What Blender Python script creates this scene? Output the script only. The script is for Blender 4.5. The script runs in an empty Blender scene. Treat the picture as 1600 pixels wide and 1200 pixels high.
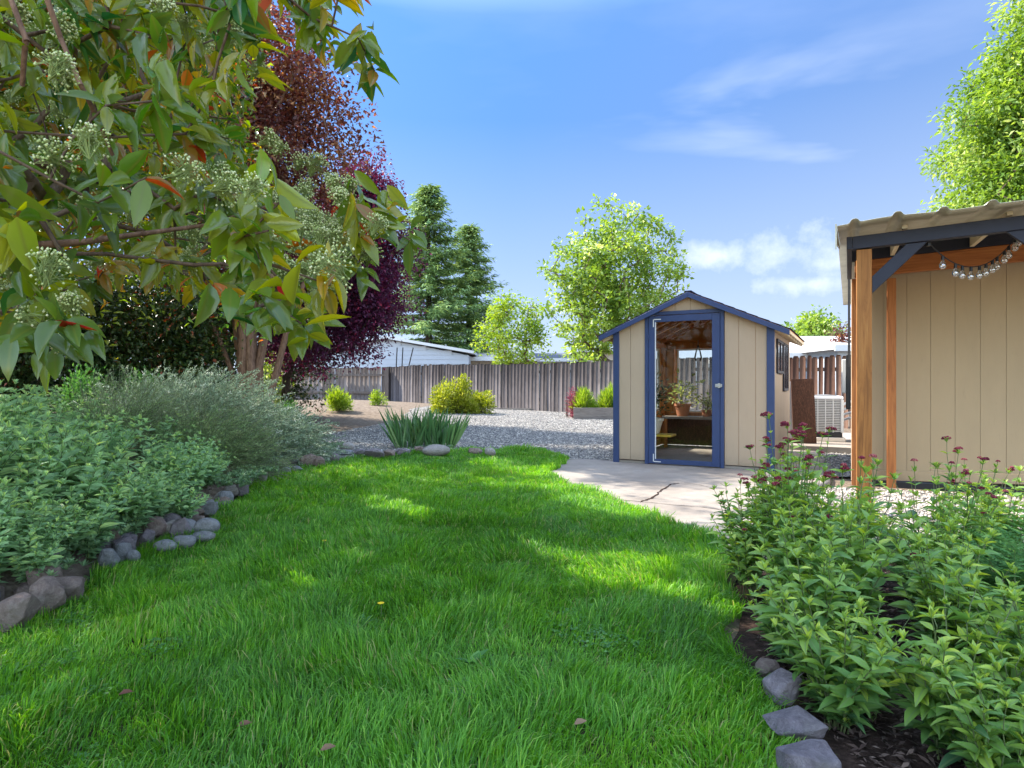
import bpy, bmesh, math, random
import numpy as np
from mathutils import Vector, Matrix
from mathutils.geometry import delaunay_2d_cdt
random.seed(7); RNG = np.random.default_rng(11)
R = math.radians
SC = bpy.context.scene
COL = SC.collection

# ------------------------------------------------------------------ camera
F = 1000.0; CAMH = 1.1
cam_d = bpy.data.cameras.new("camera"); cam = bpy.data.objects.new("camera", cam_d); COL.objects.link(cam)
cam.location = (0, 0, CAMH); cam.rotation_euler = (R(90), 0, 0)
cam_d.sensor_width = 36; cam_d.lens = 36*F/1600.0; cam_d.clip_end = 2000; cam_d.clip_start = 0.05
SC.camera = cam
# ------------------------------------------------------------------ light
SUN_EL = 44.0
sdir = Vector((-0.885, 0.465, 0)).normalized()          # towards the sun, on the ground
SUN = Vector((sdir.x*math.cos(R(SUN_EL)), sdir.y*math.cos(R(SUN_EL)), math.sin(R(SUN_EL))))
sl = bpy.data.lights.new("sun", 'SUN'); so = bpy.data.objects.new("sun", sl); COL.objects.link(so)
sl.energy = 3.0; sl.angle = R(0.55); sl.color = (1.0, 0.93, 0.82)
so.rotation_euler = SUN.to_track_quat('Z', 'Y').to_euler()
w = bpy.data.worlds.new("World"); SC.world = w; w.use_nodes = True
nt = w.node_tree; nt.nodes.clear()
N = nt.nodes.new; Lk = nt.links.new
out = N('ShaderNodeOutputWorld'); bg = N('ShaderNodeBackground'); sky = N('ShaderNodeTexSky')
sky.sky_type = 'NISHITA'; sky.sun_disc = False; sky.sun_elevation = R(SUN_EL)
sky.sun_rotation = math.atan2(SUN.x, SUN.y) % (2*math.pi)
sky.air_density = 1.0; sky.dust_density = 0.3; sky.ozone_density = 2.0; sky.altitude = 300
bg.inputs[1].default_value = 0.15
tc = N('ShaderNodeTexCoord'); sep = N('ShaderNodeSeparateXYZ'); Lk(tc.outputs['Generated'], sep.inputs[0])
# wispy high cloud + a low cumulus bank
mp = N('ShaderNodeMapping'); mp.inputs['Scale'].default_value = (1.2, 1.2, 5.0); mp.inputs['Rotation'].default_value = (0, R(-9), 0)
Lk(tc.outputs['Generated'], mp.inputs[0])
n1 = N('ShaderNodeTexNoise'); n1.inputs['Scale'].default_value = 1.7; n1.inputs['Detail'].default_value = 5; n1.inputs['Roughness'].default_value = 0.5
n1.inputs['Distortion'].default_value = 0.3
Lk(mp.outputs[0], n1.inputs['Vector'])
r1 = N('ShaderNodeValToRGB'); r1.color_ramp.elements[0].position = 0.50; r1.color_ramp.elements[1].position = 0.86
r1.color_ramp.elements[1].color = (.75, .75, .75, 1); Lk(n1.outputs[0], r1.inputs[0])
def blob(cx, cy, cz, rad, soft):
    v = N('ShaderNodeVectorMath'); v.operation = 'SUBTRACT'; Lk(tc.outputs['Generated'], v.inputs[0])
    d = Vector((cx, cy, cz)).normalized(); v.inputs[1].default_value = d
    s = N('ShaderNodeVectorMath'); s.operation = 'MULTIPLY'; Lk(v.outputs[0], s.inputs[0]); s.inputs[1].default_value = (1/rad, 1/rad, 1/soft)
    l = N('ShaderNodeVectorMath'); l.operation = 'LENGTH'; Lk(s.outputs[0], l.inputs[0])
    m = N('ShaderNodeMapRange'); Lk(l.outputs['Value'], m.inputs[0]); m.inputs[1].default_value = 1.0; m.inputs[2].default_value = 0.0
    return m.outputs[0]
def pxdir(px, py): return ((px-800)/F, 1, (600-py)/F)
n2 = N('ShaderNodeTexNoise'); n2.inputs['Scale'].default_value = 11; n2.inputs['Detail'].default_value = 9; n2.inputs['Roughness'].default_value = 0.62
Lk(tc.outputs['Generated'], n2.inputs['Vector'])
def mth(op, a, b=None, clamp=False):
    m = N('ShaderNodeMath'); m.operation = op; m.use_clamp = clamp
    for i, q in enumerate((a, b)):
        if q is None: continue
        if isinstance(q, (int, float)): m.inputs[i].default_value = q
        else: Lk(q, m.inputs[i])
    return m.outputs[0]
cum = None
for (bx, by, rd, sf) in ((1125, 400, .12, .06), (1230, 395, .17, .085), (1300, 410, .18, .08), (1420, 400, .24, .09), (1260, 445, .2, .05)):
    b = blob(*pxdir(bx, by), rd, sf); cum = b if cum is None else mth('MAXIMUM', cum, b)
c2 = mth('MULTIPLY', mth('ADD', mth('MULTIPLY', cum, 1.1), mth('SUBTRACT', mth('MULTIPLY', n2.outputs[0], 1.9), 1.45)), 1.5, True)
w1 = blob(*pxdir(1215, 160), .30, .09)
w2 = blob(*pxdir(1330, 265), .42, .10)
wsp = mth('MAXIMUM', w1, w2)
cl = mth('MAXIMUM', mth('MULTIPLY', mth('MULTIPLY', wsp, r1.outputs[0]), 1.5, True), mth('MULTIPLY', c2, .8))
cl = mth('MAXIMUM', cl, mth('MULTIPLY', r1.outputs[0], .22), True)
hz = N('ShaderNodeMapRange'); Lk(sep.outputs['Z'], hz.inputs[0]); hz.inputs[1].default_value = 0.0; hz.inputs[2].default_value = 0.38
hz.inputs[3].default_value = 0.45; hz.inputs[4].default_value = 0.0
cl = mth('ADD', mth('MAXIMUM', cl, hz.outputs[0]), mth('MULTIPLY', mth('MAXIMUM', sep.outputs['X'], 0.), .22), True)
mix = N('ShaderNodeMixRGB'); Lk(cl, mix.inputs[0]); mix.inputs[2].default_value = (1.75, 1.95, 2.3, 1)
tint = N('ShaderNodeMixRGB'); tint.blend_type = 'MULTIPLY'; tint.inputs[0].default_value = 1; tint.inputs[2].default_value = (2.5, 2.05, 1.65, 1)
Lk(sky.outputs[0], tint.inputs[1])
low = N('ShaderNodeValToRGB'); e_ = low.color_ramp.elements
Lk(mth('ADD', sep.outputs['Z'], mth('MULTIPLY', mth('MAXIMUM', mth('MULTIPLY', sep.outputs['Y'], -1.), 0.), .7)), low.inputs[0])  # unseen sky overhead and behind the camera brightened to fill the shade
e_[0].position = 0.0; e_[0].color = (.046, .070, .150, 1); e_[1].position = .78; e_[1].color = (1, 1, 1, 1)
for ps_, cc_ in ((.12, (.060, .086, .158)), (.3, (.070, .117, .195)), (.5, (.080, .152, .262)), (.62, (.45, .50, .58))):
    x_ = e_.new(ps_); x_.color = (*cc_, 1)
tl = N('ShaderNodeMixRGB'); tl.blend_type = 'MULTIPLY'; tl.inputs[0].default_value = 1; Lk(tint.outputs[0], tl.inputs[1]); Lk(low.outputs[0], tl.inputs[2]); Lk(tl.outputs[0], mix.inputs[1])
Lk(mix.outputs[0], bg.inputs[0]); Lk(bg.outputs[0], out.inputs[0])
SC.view_settings.view_transform = 'Standard'; SC.view_settings.look = 'None'
SC.view_settings.exposure = 2.05; SC.view_settings.gamma = 1
SC.cycles.max_bounces = 8; SC.cycles.transparent_max_bounces = 12; SC.cycles.use_denoising = True
SC.cycles.caustics_reflective = False; SC.cycles.caustics_refractive = False

# ------------------------------------------------------------------ helpers
def PX(px, py, Y): return Vector(((px-800)/F*Y, Y, CAMH-(py-600)/F*Y))
def sm(a, b, x):
    t = np.clip((np.asarray(x, float)-a)/(b-a), 0, 1); return t*t*(3-2*t)
def _hash(ix, iy, s):
    n = (ix.astype(np.int64)*374761393 + iy.astype(np.int64)*668265263 + s*144665) & 0x7fffffff
    n = ((n ^ (n >> 13))*1274126177) & 0x7fffffff
    return ((n ^ (n >> 16)) & 0xffff)/65535.0
def vnoise(x, y, s=0):
    x = np.asarray(x, float); y = np.asarray(y, float)
    ix = np.floor(x); iy = np.floor(y); fx = x-ix; fy = y-iy; fx = fx*fx*(3-2*fx); fy = fy*fy*(3-2*fy)
    a = _hash(ix, iy, s); b = _hash(ix+1, iy, s); c = _hash(ix, iy+1, s); d = _hash(ix+1, iy+1, s)
    return (a*(1-fx)+b*fx)*(1-fy)+(c*(1-fx)+d*fx)*fy

# lawn outline (world metres), anticlockwise-ish from the near left
LAWN = [(-3.1, .4), (-2.62, 2.3), (-2.38, 2.9), (-2.28, 3.3), (-2.42, 3.95), (-2.3, 4.55), (-2.35, 5.0), (-2.5, 5.7), (-2.75, 7.0), (-2.7, 8.2), (-2.4, 9.05), (-1.7, 9.75),
        (-.6, 10.1), (.3, 10.3), (.72, 9.7), (.82, 9.0), (.62, 8.3), (.42, 7.7), (.62, 6.9), (.98, 5.9), (1.18, 5.1),
        (1.38, 4.5), (1.36, 3.9), (1.1, 3.2), (.90, 2.7), (.86, 2.2), (.84, 1.6), (.8, .4)]
# outer edge line of the left bed
BEDL = [(-3.1, .4), (-2.62, 2.3), (-2.38, 2.9), (-2.28, 3.3), (-2.42, 3.95), (-2.3, 4.55), (-2.35, 5.0), (-2.5, 5.7), (-2.75, 7.0), (-2.95, 8.2), (-3.3, 9.2), (-3.7, 10.5), (-4.0, 13.0), (-5.2, 17)]
def left_of(x, y):
    bx = np.interp(np.asarray(y, float), [p[1] for p in BEDL], [p[0] for p in BEDL])
    return bx-np.asarray(x, float)
def H(x, y):
    x = np.asarray(x, float); y = np.asarray(y, float)
    z = .22*sm(10, 22, y)
    z = z+.34*np.exp(-((x+6.6)/4.2)**2-((y-22.5)/5.5)**2)
    d = left_of(x, y)
    z = z+(.20*sm(-.02, .22, d)+.22*sm(.3, 2.2, d))*(1-sm(11, 16, y))
    return z
def Hf(x, y): return float(H(x, y))

def make_mesh(name, V, quads=None, tris=None, smooth=False, rnd=None, mid=None):
    V = np.asarray(V, dtype=np.float32)
    me = bpy.data.meshes.new(name)
    q = np.zeros((0, 4), np.int32) if quads is None or len(quads) == 0 else np.asarray(quads, np.int32)
    t = np.zeros((0, 3), np.int32) if tris is None or len(tris) == 0 else np.asarray(tris, np.int32)
    me.vertices.add(len(V)); me.vertices.foreach_set('co', V.ravel())
    nl = q.size+t.size; me.loops.add(nl); me.polygons.add(len(q)+len(t))
    me.loops.foreach_set('vertex_index', np.concatenate([q.ravel(), t.ravel()]).astype(np.int32))
    ls = np.concatenate([np.arange(len(q))*4, q.size+np.arange(len(t))*3]).astype(np.int32)
    me.polygons.foreach_set('loop_start', ls)
    me.polygons.foreach_set('loop_total', np.concatenate([np.full(len(q), 4), np.full(len(t), 3)]).astype(np.int32))
    if smooth: me.polygons.foreach_set('use_smooth', np.ones(len(q)+len(t), bool))
    if rnd is not None:
        a = me.attributes.new('rnd', 'FLOAT', 'POINT'); a.data.foreach_set('value', np.asarray(rnd, np.float32))
    if mid is not None:
        a = me.attributes.new('mid', 'FLOAT', 'POINT'); a.data.foreach_set('value', np.asarray(mid, np.float32))
    me.update(); me.validate()
    return me
def tag(o, label=None, cat=None, group=None, kind=None):
    if label: o['label'] = label
    if cat: o['category'] = cat
    if group: o['group'] = group
    if kind: o['kind'] = kind
    return o
def link(name, me, m=None, parent=None, **kw):
    o = bpy.data.objects.new(name, me); COL.objects.link(o)
    if m is not None:
        me.materials.clear()
        for k in (m if isinstance(m, (list, tuple)) else [m]): me.materials.append(k)
    if parent is not None: o.parent = parent
    tag(o, **kw); return o
def empty(name, loc, rz=0, **kw):
    o = bpy.data.objects.new(name, None); COL.objects.link(o); o.location = loc; o.rotation_euler = (0, 0, rz)
    o.empty_display_size = .2; tag(o, **kw); return o
def copy_tree(o, parent=None, depth=0):
    c = o.copy(); COL.objects.link(c)
    if parent is not None:
        c.parent = parent; c.matrix_parent_inverse = o.matrix_parent_inverse.copy()
    for ch in [k for k in bpy.data.objects if k.parent is o]: copy_tree(ch, c, depth+1)
    return c
class MB:
    def __init__(s): s.V = []; s.Fc = []
    def add(s, vs, fs):
        n = len(s.V); s.V += [tuple(v) for v in vs]; s.Fc += [tuple(i+n for i in f) for f in fs]
    def box(s, x0, x1, y0, y1, z0, z1):
        s.add([(x0,y0,z0),(x1,y0,z0),(x1,y1,z0),(x0,y1,z0),(x0,y0,z1),(x1,y0,z1),(x1,y1,z1),(x0,y1,z1)],
              [(0,3,2,1),(4,5,6,7),(0,1,5,4),(1,2,6,5),(2,3,7,6),(3,0,4,7)])
    def hexa(s, lo, hi):      # 4 lower points, 4 upper points
        s.add(list(lo)+list(hi), [(0,3,2,1),(4,5,6,7),(0,1,5,4),(1,2,6,5),(2,3,7,6),(3,0,4,7)])
    def bar(s, a, b, w_, h_, up=(0,0,1)):   # box along a->b
        a = Vector(a); b = Vector(b); d = (b-a).normalized(); u = Vector(up); sd = d.cross(u)
        if sd.length < 1e-4: sd = d.cross(Vector((0,1,0)))
        sd.normalize(); u = sd.cross(d).normalized()
        q = [sd*w_/2*i+u*h_/2*j for i, j in ((-1,-1),(1,-1),(1,1),(-1,1))]
        s.hexa([a+k for k in q], [b+k for k in q])
    def prism(s, pts, ax, d0, d1):          # pts in the plane of the two other axes
        n = len(pts); vs = []
        for d in (d0, d1):
            for p in pts: vs.append({'x': (d,p[0],p[1]), 'y': (p[0],d,p[1]), 'z': (p[0],p[1],d)}[ax])
        s.add(vs, [tuple(range(n))[::-1], tuple(range(n, 2*n))]+[(i,(i+1)%n,n+(i+1)%n,n+i) for i in range(n)])
    def tube(s, pts, rad, k=8, cap=True):
        pts = [Vector(p) for p in pts]; rr = rad if isinstance(rad, (list, tuple)) else [rad]*len(pts)
        vs = []; n = len(pts)
        ref = Vector((0,0,1)) if abs((pts[-1]-pts[0]).normalized().z) < .9 else Vector((1,0,0))
        for i, p in enumerate(pts):
            d = (pts[min(i+1,n-1)]-pts[max(i-1,0)]).normalized(); a = d.cross(ref).normalized(); b = d.cross(a)
            for j in range(k):
                t = 2*math.pi*j/k; vs.append(p+(a*math.cos(t)+b*math.sin(t))*rr[i])
        fs = [(i*k+j, i*k+(j+1)%k, (i+1)*k+(j+1)%k, (i+1)*k+j) for i in range(n-1) for j in range(k)]
        if cap: fs += [tuple(range(k))[::-1], tuple((n-1)*k+j for j in range(k))]
        s.add(vs, fs)
    def lathe(s, prof, c=(0,0,0), k=16):
        vs = []; n = len(prof)
        for r_, z in prof:
            for j in range(k):
                t = 2*math.pi*j/k; vs.append((c[0]+r_*math.cos(t), c[1]+r_*math.sin(t), c[2]+z))
        s.add(vs, [(i*k+j, i*k+(j+1)%k, (i+1)*k+(j+1)%k, (i+1)*k+j) for i in range(n-1) for j in range(k)])
    def build(s, name, m, parent=None, bevel=0, smooth=False, seg=1, **kw):
        me = bpy.data.meshes.new(name); me.from_pydata(s.V, [], s.Fc); me.update()
        bm = bmesh.new(); bm.from_mesh(me); bmesh.ops.recalc_face_normals(bm, faces=bm.faces); bm.to_mesh(me); bm.free()
        if smooth: me.polygons.foreach_set('use_smooth', [True]*len(me.polygons))
        o = link(name, me, m, parent, **kw)
        if bevel:
            b = o.modifiers.new('b', 'BEVEL'); b.width = bevel; b.segments = seg; b.limit_method = 'ANGLE'
        return o
# ------------------------------------------------------------------ materials
class NT:
    def __init__(s, name):
        s.m = bpy.data.materials.new(name); s.m.use_nodes = True; s.t = s.m.node_tree; s.t.nodes.clear()
        s.o = s.n('ShaderNodeOutputMaterial')
    def n(s, ty, **kw):
        q = s.t.nodes.new(ty)
        for k, v in kw.items():
            if k in q.inputs: s.set(q.inputs[k], v)
            else: setattr(q, k, v)
        return q
    def set(s, inp, v):
        if isinstance(v, bpy.types.NodeSocket): s.t.links.new(v, inp)
        elif isinstance(v, bpy.types.Node): s.t.links.new(v.outputs[0], inp)
        else: inp.default_value = v
    def coord(s, scale=(1,1,1), which='Object'):
        c = s.n('ShaderNodeTexCoord'); m = s.n('ShaderNodeMapping'); s.t.links.new(c.outputs[which], m.inputs[0]); m.inputs['Scale'].default_value = scale
        return m.outputs[0]
    def noise(s, sc, vec=None, det=4, rough=.55, dist=0):
        q = s.n('ShaderNodeTexNoise'); q.inputs['Scale'].default_value = sc; q.inputs['Detail'].default_value = det
        q.inputs['Roughness'].default_value = rough; q.inputs['Distortion'].default_value = dist
        if vec is not None: s.t.links.new(vec, q.inputs['Vector'])
        return q.outputs[0]
    def vor(s, sc, vec=None, out='Distance', feat='F1', rnd=1):
        q = s.n('ShaderNodeTexVoronoi'); q.feature = feat; q.inputs['Scale'].default_value = sc; q.inputs['Randomness'].default_value = rnd
        if vec is not None: s.t.links.new(vec, q.inputs['Vector'])
        return q.outputs[out]
    def ramp(s, fac, stops):
        q = s.n('ShaderNodeValToRGB'); cr = q.color_ramp
        while len(cr.elements) < len(stops): cr.elements.new(.5)
        for e, (p, c) in zip(cr.elements, stops):
            e.position = p; e.color = (c[0], c[1], c[2], 1) if not isinstance(c, (int, float)) else (c, c, c, 1)
        s.t.links.new(fac, q.inputs[0]); return q.outputs[0]
    def mix(s, f, a, b, mode='MIX'):
        q = s.n('ShaderNodeMixRGB'); q.blend_type = mode
        s.set(q.inputs[0], f); s.set(q.inputs[1], a if not isinstance(a, tuple) else (*a[:3], 1)); s.set(q.inputs[2], b if not isinstance(b, tuple) else (*b[:3], 1))
        return q.outputs[0]
    def math(s, op, a, b=0.0, clamp=False):
        q = s.n('ShaderNodeMath'); q.operation = op; q.use_clamp = clamp; s.set(q.inputs[0], a); s.set(q.inputs[1], b); return q.outputs[0]
    def attr(s, nm):
        q = s.n('ShaderNodeAttribute'); q.attribute_name = nm; return q.outputs['Fac']
    def bump(s, h, st=.3, dist=.01):
        q = s.n('ShaderNodeBump'); q.inputs['Strength'].default_value = st; q.inputs['Distance'].default_value = dist; s.t.links.new(h, q.inputs['Height']); return q.outputs[0]
    def pbr(s, col, rough=.7, bump=None, metal=0, spec=.5, **kw):
        p = s.n('ShaderNodeBsdfPrincipled')
        s.set(p.inputs['Base Color'], (*col[:3], 1) if isinstance(col, tuple) else col); s.set(p.inputs['Roughness'], rough); p.inputs['Metallic'].default_value = metal
        p.inputs['Specular IOR Level'].default_value = spec
        for k, v in kw.items(): s.set(p.inputs[k.replace('_', ' ')], v)
        if bump is not None: s.t.links.new(bump, p.inputs['Normal'])
        return p
    def done(s, sh): s.t.links.new(sh.outputs[0], s.o.inputs[0]); return s.m
def simple(name, col, rough=.6, var=.12, sc=6, bump=.15, bsc=60, spec=.4, metal=0):
    q = NT(name); v = q.coord()
    n = q.noise(sc, v, 5, .6)
    c = q.mix(n, tuple(x*(1-var) for x in col), tuple(min(1, x*(1+var)) for x in col))
    b = q.bump(q.noise(bsc, v, 3), bump, .004)
    return q.done(q.pbr(c, rough, b, metal, spec))
def wood(name, a, b, c, sc=(8,8,.9), rough=.7, bump=.35, knots=False, axis='z'):
    q = NT(name); s = {'z': sc, 'x': (sc[2], sc[0], sc[1]), 'y': (sc[0], sc[2], sc[1])}[axis]
    v = q.coord(s)
    g = q.noise(3.2, v, 7, .65, 1.2); g2 = q.noise(1.3, v, 2, .5, .4)
    col = q.ramp(g, [(.28, a), (.5, b), (.72, c)])
    col = q.mix(q.math('MULTIPLY', g2, .55), col, a)
    ri = q.n('ShaderNodeObjectInfo').outputs['Random']
    col = q.mix(q.math('MULTIPLY', ri, .12), col, tuple(x*.6 for x in a))
    return q.done(q.pbr(col, rough, q.bump(g, bump, .006), 0, .3))
GAIN = dict(grass=2.15, valerian_leaf=2.5, valerian_leaf_right=1.6, photinia_leaf=1.85, photinia_bud=1.15, bright_tree_leaf=1.5, green_tree_leaf=1.5, conifer_needles=1.9, grey_green_needles=2.4, olive_needles=2.4, ferny_leaf=1.5, sedum_leaf=1.5, iris_leaf=1.4, hedge_leaf=1.2, bronze_leaf=1.15)
def leafmat(name, stops, rough=.45, trans=.35, tcol=None, spec=.5, mid=None, under=None):
    """stops: list of (pos, colour) indexed by the per-leaf random number"""
    g_ = GAIN.get(name, 1.0); stops = [(a_, tuple(min(.85, x*g_) for x in c_)) for a_, c_ in stops]
    q = NT(name); r = q.attr('rnd')
    col = q.ramp(r, stops)
    if mid is not None:
        m = q.attr('mid'); col = q.mix(q.ramp(m, [(0, .7), (.22, 0.)]), col, mid)
    if under is not None:
        ge = q.n('ShaderNodeNewGeometry').outputs['Backfacing']; col = q.mix(q.math('MULTIPLY', ge, .6), col, under)
    p = q.pbr(col, rough, None, 0, spec)
    t = q.n('ShaderNodeBsdfTranslucent'); hs = q.n('ShaderNodeHueSaturation'); q.set(hs.inputs['Color'], col)
    hs.inputs['Saturation'].default_value = 1.15; hs.inputs['Value'].default_value = 1.5
    hs.inputs['Hue'].default_value = .485
    if tcol is not None: q.set(t.inputs[0], q.mix(.5, hs.outputs[0], tcol))
    else: q.t.links.new(hs.outputs[0], t.inputs[0])
    mx = q.n('ShaderNodeMixShader'); mx.inputs[0].default_value = trans
    q.t.links.new(p.outputs[0], mx.inputs[1]); q.t.links.new(t.outputs[0], mx.inputs[2])
    return q.done(mx)
def bark(name, a, b):
    q = NT(name); v = q.coord((6,6,1.5)); g = q.noise(6, v, 6, .65, .6)
    return q.done(q.pbr(q.ramp(g, [(.3, a), (.7, b)]), .9, q.bump(g, .6, .02), 0, .2))

M = {}
def dirt_mat(name, a, b, c, sc=9):
    q = NT(name); v = q.coord()
    n = q.noise(sc, v, 8, .7); n2 = q.noise(.8, v, 4, .6); vv = q.vor(45, v)
    col = q.ramp(n, [(.3, a), (.52, b), (.72, c)]); col = q.mix(q.math('MULTIPLY', n2, .5), col, a)
    return q.done(q.pbr(col, .95, q.bump(q.math('ADD', n, q.math('MULTIPLY', vv, .5)), .6, .03), 0, .1))
M['ground'] = dirt_mat('dirt', (.10,.075,.055), (.22,.17,.125), (.36,.29,.22))
M['mulch'] = dirt_mat('mulch', (.018,.012,.010), (.055,.034,.026), (.11,.07,.055), 22)
M['soil'] = dirt_mat('soil', (.03,.03,.015), (.05,.055,.02), (.07,.08,.03), 14)
def gravel_mat(name, tint=(1,1,1)):
    q = NT(name); v = q.coord()
    c1 = q.vor(34, v, 'Color'); d1 = q.vor(34, v, 'Distance'); c2 = q.vor(70, v, 'Color')
    s1 = q.n('ShaderNodeSeparateColor'); q.t.links.new(c1, s1.inputs[0])
    s2 = q.n('ShaderNodeSeparateColor'); q.t.links.new(c2, s2.inputs[0])
    g = q.math('ADD', q.math('MULTIPLY', s1.outputs[0], .65), q.math('MULTIPLY', s2.outputs[1], .35))
    T = lambda c: tuple(x*y for x, y in zip(c, tint))
    col = q.ramp(g, [(.15, T((.10,.10,.105))), (.42, T((.26,.26,.26))), (.62, T((.40,.39,.37))), (.85, T((.66,.64,.60)))])
    col = q.mix(q.ramp(d1, [(.0, 0.), (.75, .55)]), col, (.09,.085,.08))
    pt = q.noise(.55, v, 4, .6); col = q.mix(q.ramp(pt, [(.45, 0.), (.75, .35)]), col, (.24,.21,.17))
    return q.done(q.pbr(col, .85, q.bump(q.math('SUBTRACT', 1., d1), .8, .03), 0, .25))
M['gravel'] = gravel_mat('gravel', (.90,.86,.80)); M['gravel_warm'] = gravel_mat('warm_gravel', (1.15,1.02,.9))
def conc():
    q = NT('concrete'); v = q.coord()
    a = q.noise(1.1, v, 6, .6); b = q.noise(9, v, 8, .7); c = q.noise(120, v, 3, .6)
    col = q.ramp(a, [(.3, (.24,.20,.165)), (.5, (.33,.285,.24)), (.7, (.40,.355,.305))])
    col = q.mix(q.ramp(b, [(.35, .0), (.75, .45)]), col, (.17,.145,.12))
    col = q.mix(q.ramp(c, [(.3, .25), (.6, 0.)]), col, (.2,.18,.16))
    st = q.noise(2.3, v, 5, .75, .8); col = q.mix(q.ramp(st, [(.56, 0.), (.66, .35)]), col, (.20,.165,.14))
    return q.done(q.pbr(col, .9, q.bump(q.math('ADD', b, q.math('MULTIPLY', c, .5)), .35, .012), 0, .2))
M['concrete'] = conc()
def paint(name, col, dirt=.15, rough=.65):
    q = NT(name); v = q.coord((1,1,.35)); n = q.noise(3, v, 6, .65); v2 = q.coord((40,40,4)); g = q.noise(3, v2, 4, .6)
    c = q.mix(q.ramp(n, [(.4, 0.), (.8, dirt*2)]), col, tuple(x*.62 for x in col))
    c = q.mix(q.math('MULTIPLY', g, .12), c, tuple(x*.7 for x in col))
    z = q.n('ShaderNodeSeparateXYZ'); q.t.links.new(q.coord(), z.inputs[0])
    low = q.math('MULTIPLY', q.ramp(z.outputs[2], [(0., 1.), (.16, 0.)]), q.ramp(q.noise(7, q.coord(), 6, .7), [(.3, .1), (.65, .75)]))
    c = q.mix(low, c, (.22,.17,.12))
    sp = q.noise(38, q.coord((1, 1, .12)), 5, .75); c = q.mix(q.ramp(sp, [(.58, 0.), (.70, .22)]), c, tuple(x*.55 for x in col))
    return q.done(q.pbr(c, rough, q.bump(g, .25, .004), 0, .3))
M['siding'] = paint('siding_paint', (.43,.325,.225)); M['siding2'] = paint('tan_siding_paint', (.415,.31,.185), .12)
M['backing'] = paint('groove_paint', (.34,.27,.18))
M['blue'] = simple('blue_paint', (.026,.046,.125), .5, .18, 9, .3, 90, .4)
M['navy'] = simple('black_stain', (.018,.020,.034), .6, .25, 9, .35, 70, .35)
M['cream'] = simple('cream_paint', (.62,.52,.36), .7, .12, 5, .2)
M['white'] = simple('white_paint', (.62,.62,.62), .55, .06, 4, .1)
M['shingle'] = simple('shingles', (.03,.032,.05), .95, .5, 40, .8, 90, .15)
M['osb'] = simple('plywood', (.62,.26,.075), .75, .22, 3, .3, 40, .2)
M['redwood'] = wood('redwood', (.24,.075,.02), (.44,.155,.04), (.58,.23,.065), (9,9,.7), .55, .25)
M['redwood_x'] = wood('redwood_beam', (.22,.068,.02), (.42,.145,.04), (.55,.22,.065), (9,9,.7), .55, .25, axis='x')
M['post'] = wood('weathered_cedar', (.16,.06,.014), (.37,.15,.036), (.50,.235,.065), (9,9,.6), .65, .35)
def fence_mat(name, stops, w_):
    q = NT(name); v0 = q.coord()
    r = q.attr('rnd'); v = q.coord((11,11,.8)); g = q.noise(3.4, v, 7, .7, 1.0); n = q.noise(1.6, v0, 5, .7)
    col = q.ramp(r, stops); col = q.mix(q.ramp(g, [(.35, .0), (.7, .7)]), col, w_)
    col = q.mix(q.ramp(n, [(.45, 0.), (.7, .4)]), col, stops[0][1])
    return q.done(q.pbr(col, .9, q.bump(g, .5, .008), 0, .15))
M['fence'] = fence_mat('grey_fence_wood', [(0, (.020,.017,.017)), (.25, (.055,.047,.046)), (.7, (.085,.073,.071)), (1, (.17,.15,.145))], (.115,.10,.098))
M['fence_l'] = fence_mat('pale_fence_wood', [(0, (.10,.075,.06)), (.5, (.15,.12,.105)), (1, (.23,.19,.17))], (.25,.22,.20))
M['fence_r'] = fence_mat('red_fence_wood', [(0, (.05,.025,.018)), (.5, (.11,.058,.038)), (1, (.26,.16,.11))], (.08,.04,.03))
M['old_wood'] = wood('old_grey_wood', (.13,.11,.09), (.26,.22,.19), (.38,.34,.29), axis='x')
def roofm():
    q = NT('olive_metal'); v = q.coord(); n = q.noise(3, v, 5, .65)
    return q.done(q.pbr(q.ramp(n, [(.35, (.40,.38,.29)), (.7, (.56,.54,.43))]), .55, q.bump(q.noise(30, v, 2), .05, .002), 0, .5))
M['roofmetal'] = roofm()
def rockm(name, a, b, c):
    q = NT(name); v = q.coord(); ri = q.n('ShaderNodeObjectInfo').outputs['Random']
    n = q.noise(14, v, 9, .78, .6); n2 = q.noise(95, v, 4, .8)
    col = q.ramp(n, [(.3, a), (.5, b), (.72, c)]); col = q.mix(q.ramp(n2, [(.55, 0.), (.75, .35)]), col, tuple(min(1, x*1.7) for x in c))
    col = q.mix(q.math('MULTIPLY', ri, .3), col, a)
    mo = q.noise(4, v, 5, .7); col = q.mix(q.ramp(mo, [(.54, 0.), (.70, .45)]), col, (.11,.115,.07))
    return q.done(q.pbr(col, .9, q.bump(q.math('ADD', n, q.math('MULTIPLY', n2, .5)), .9, .03), 0, .2))
M['rock_grey'] = rockm('grey_rock', (.14,.14,.145), (.27,.27,.28), (.42,.42,.43))
M['rock_red'] = rockm('reddish_rock', (.14,.10,.085), (.29,.215,.185), (.46,.38,.335))
M['rock_purple'] = rockm('purple_slate', (.12,.10,.11), (.24,.205,.22), (.40,.355,.37))
M['rock_pale'] = rockm('pale_rock', (.25,.22,.20), (.38,.34,.31), (.55,.51,.47))
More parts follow.
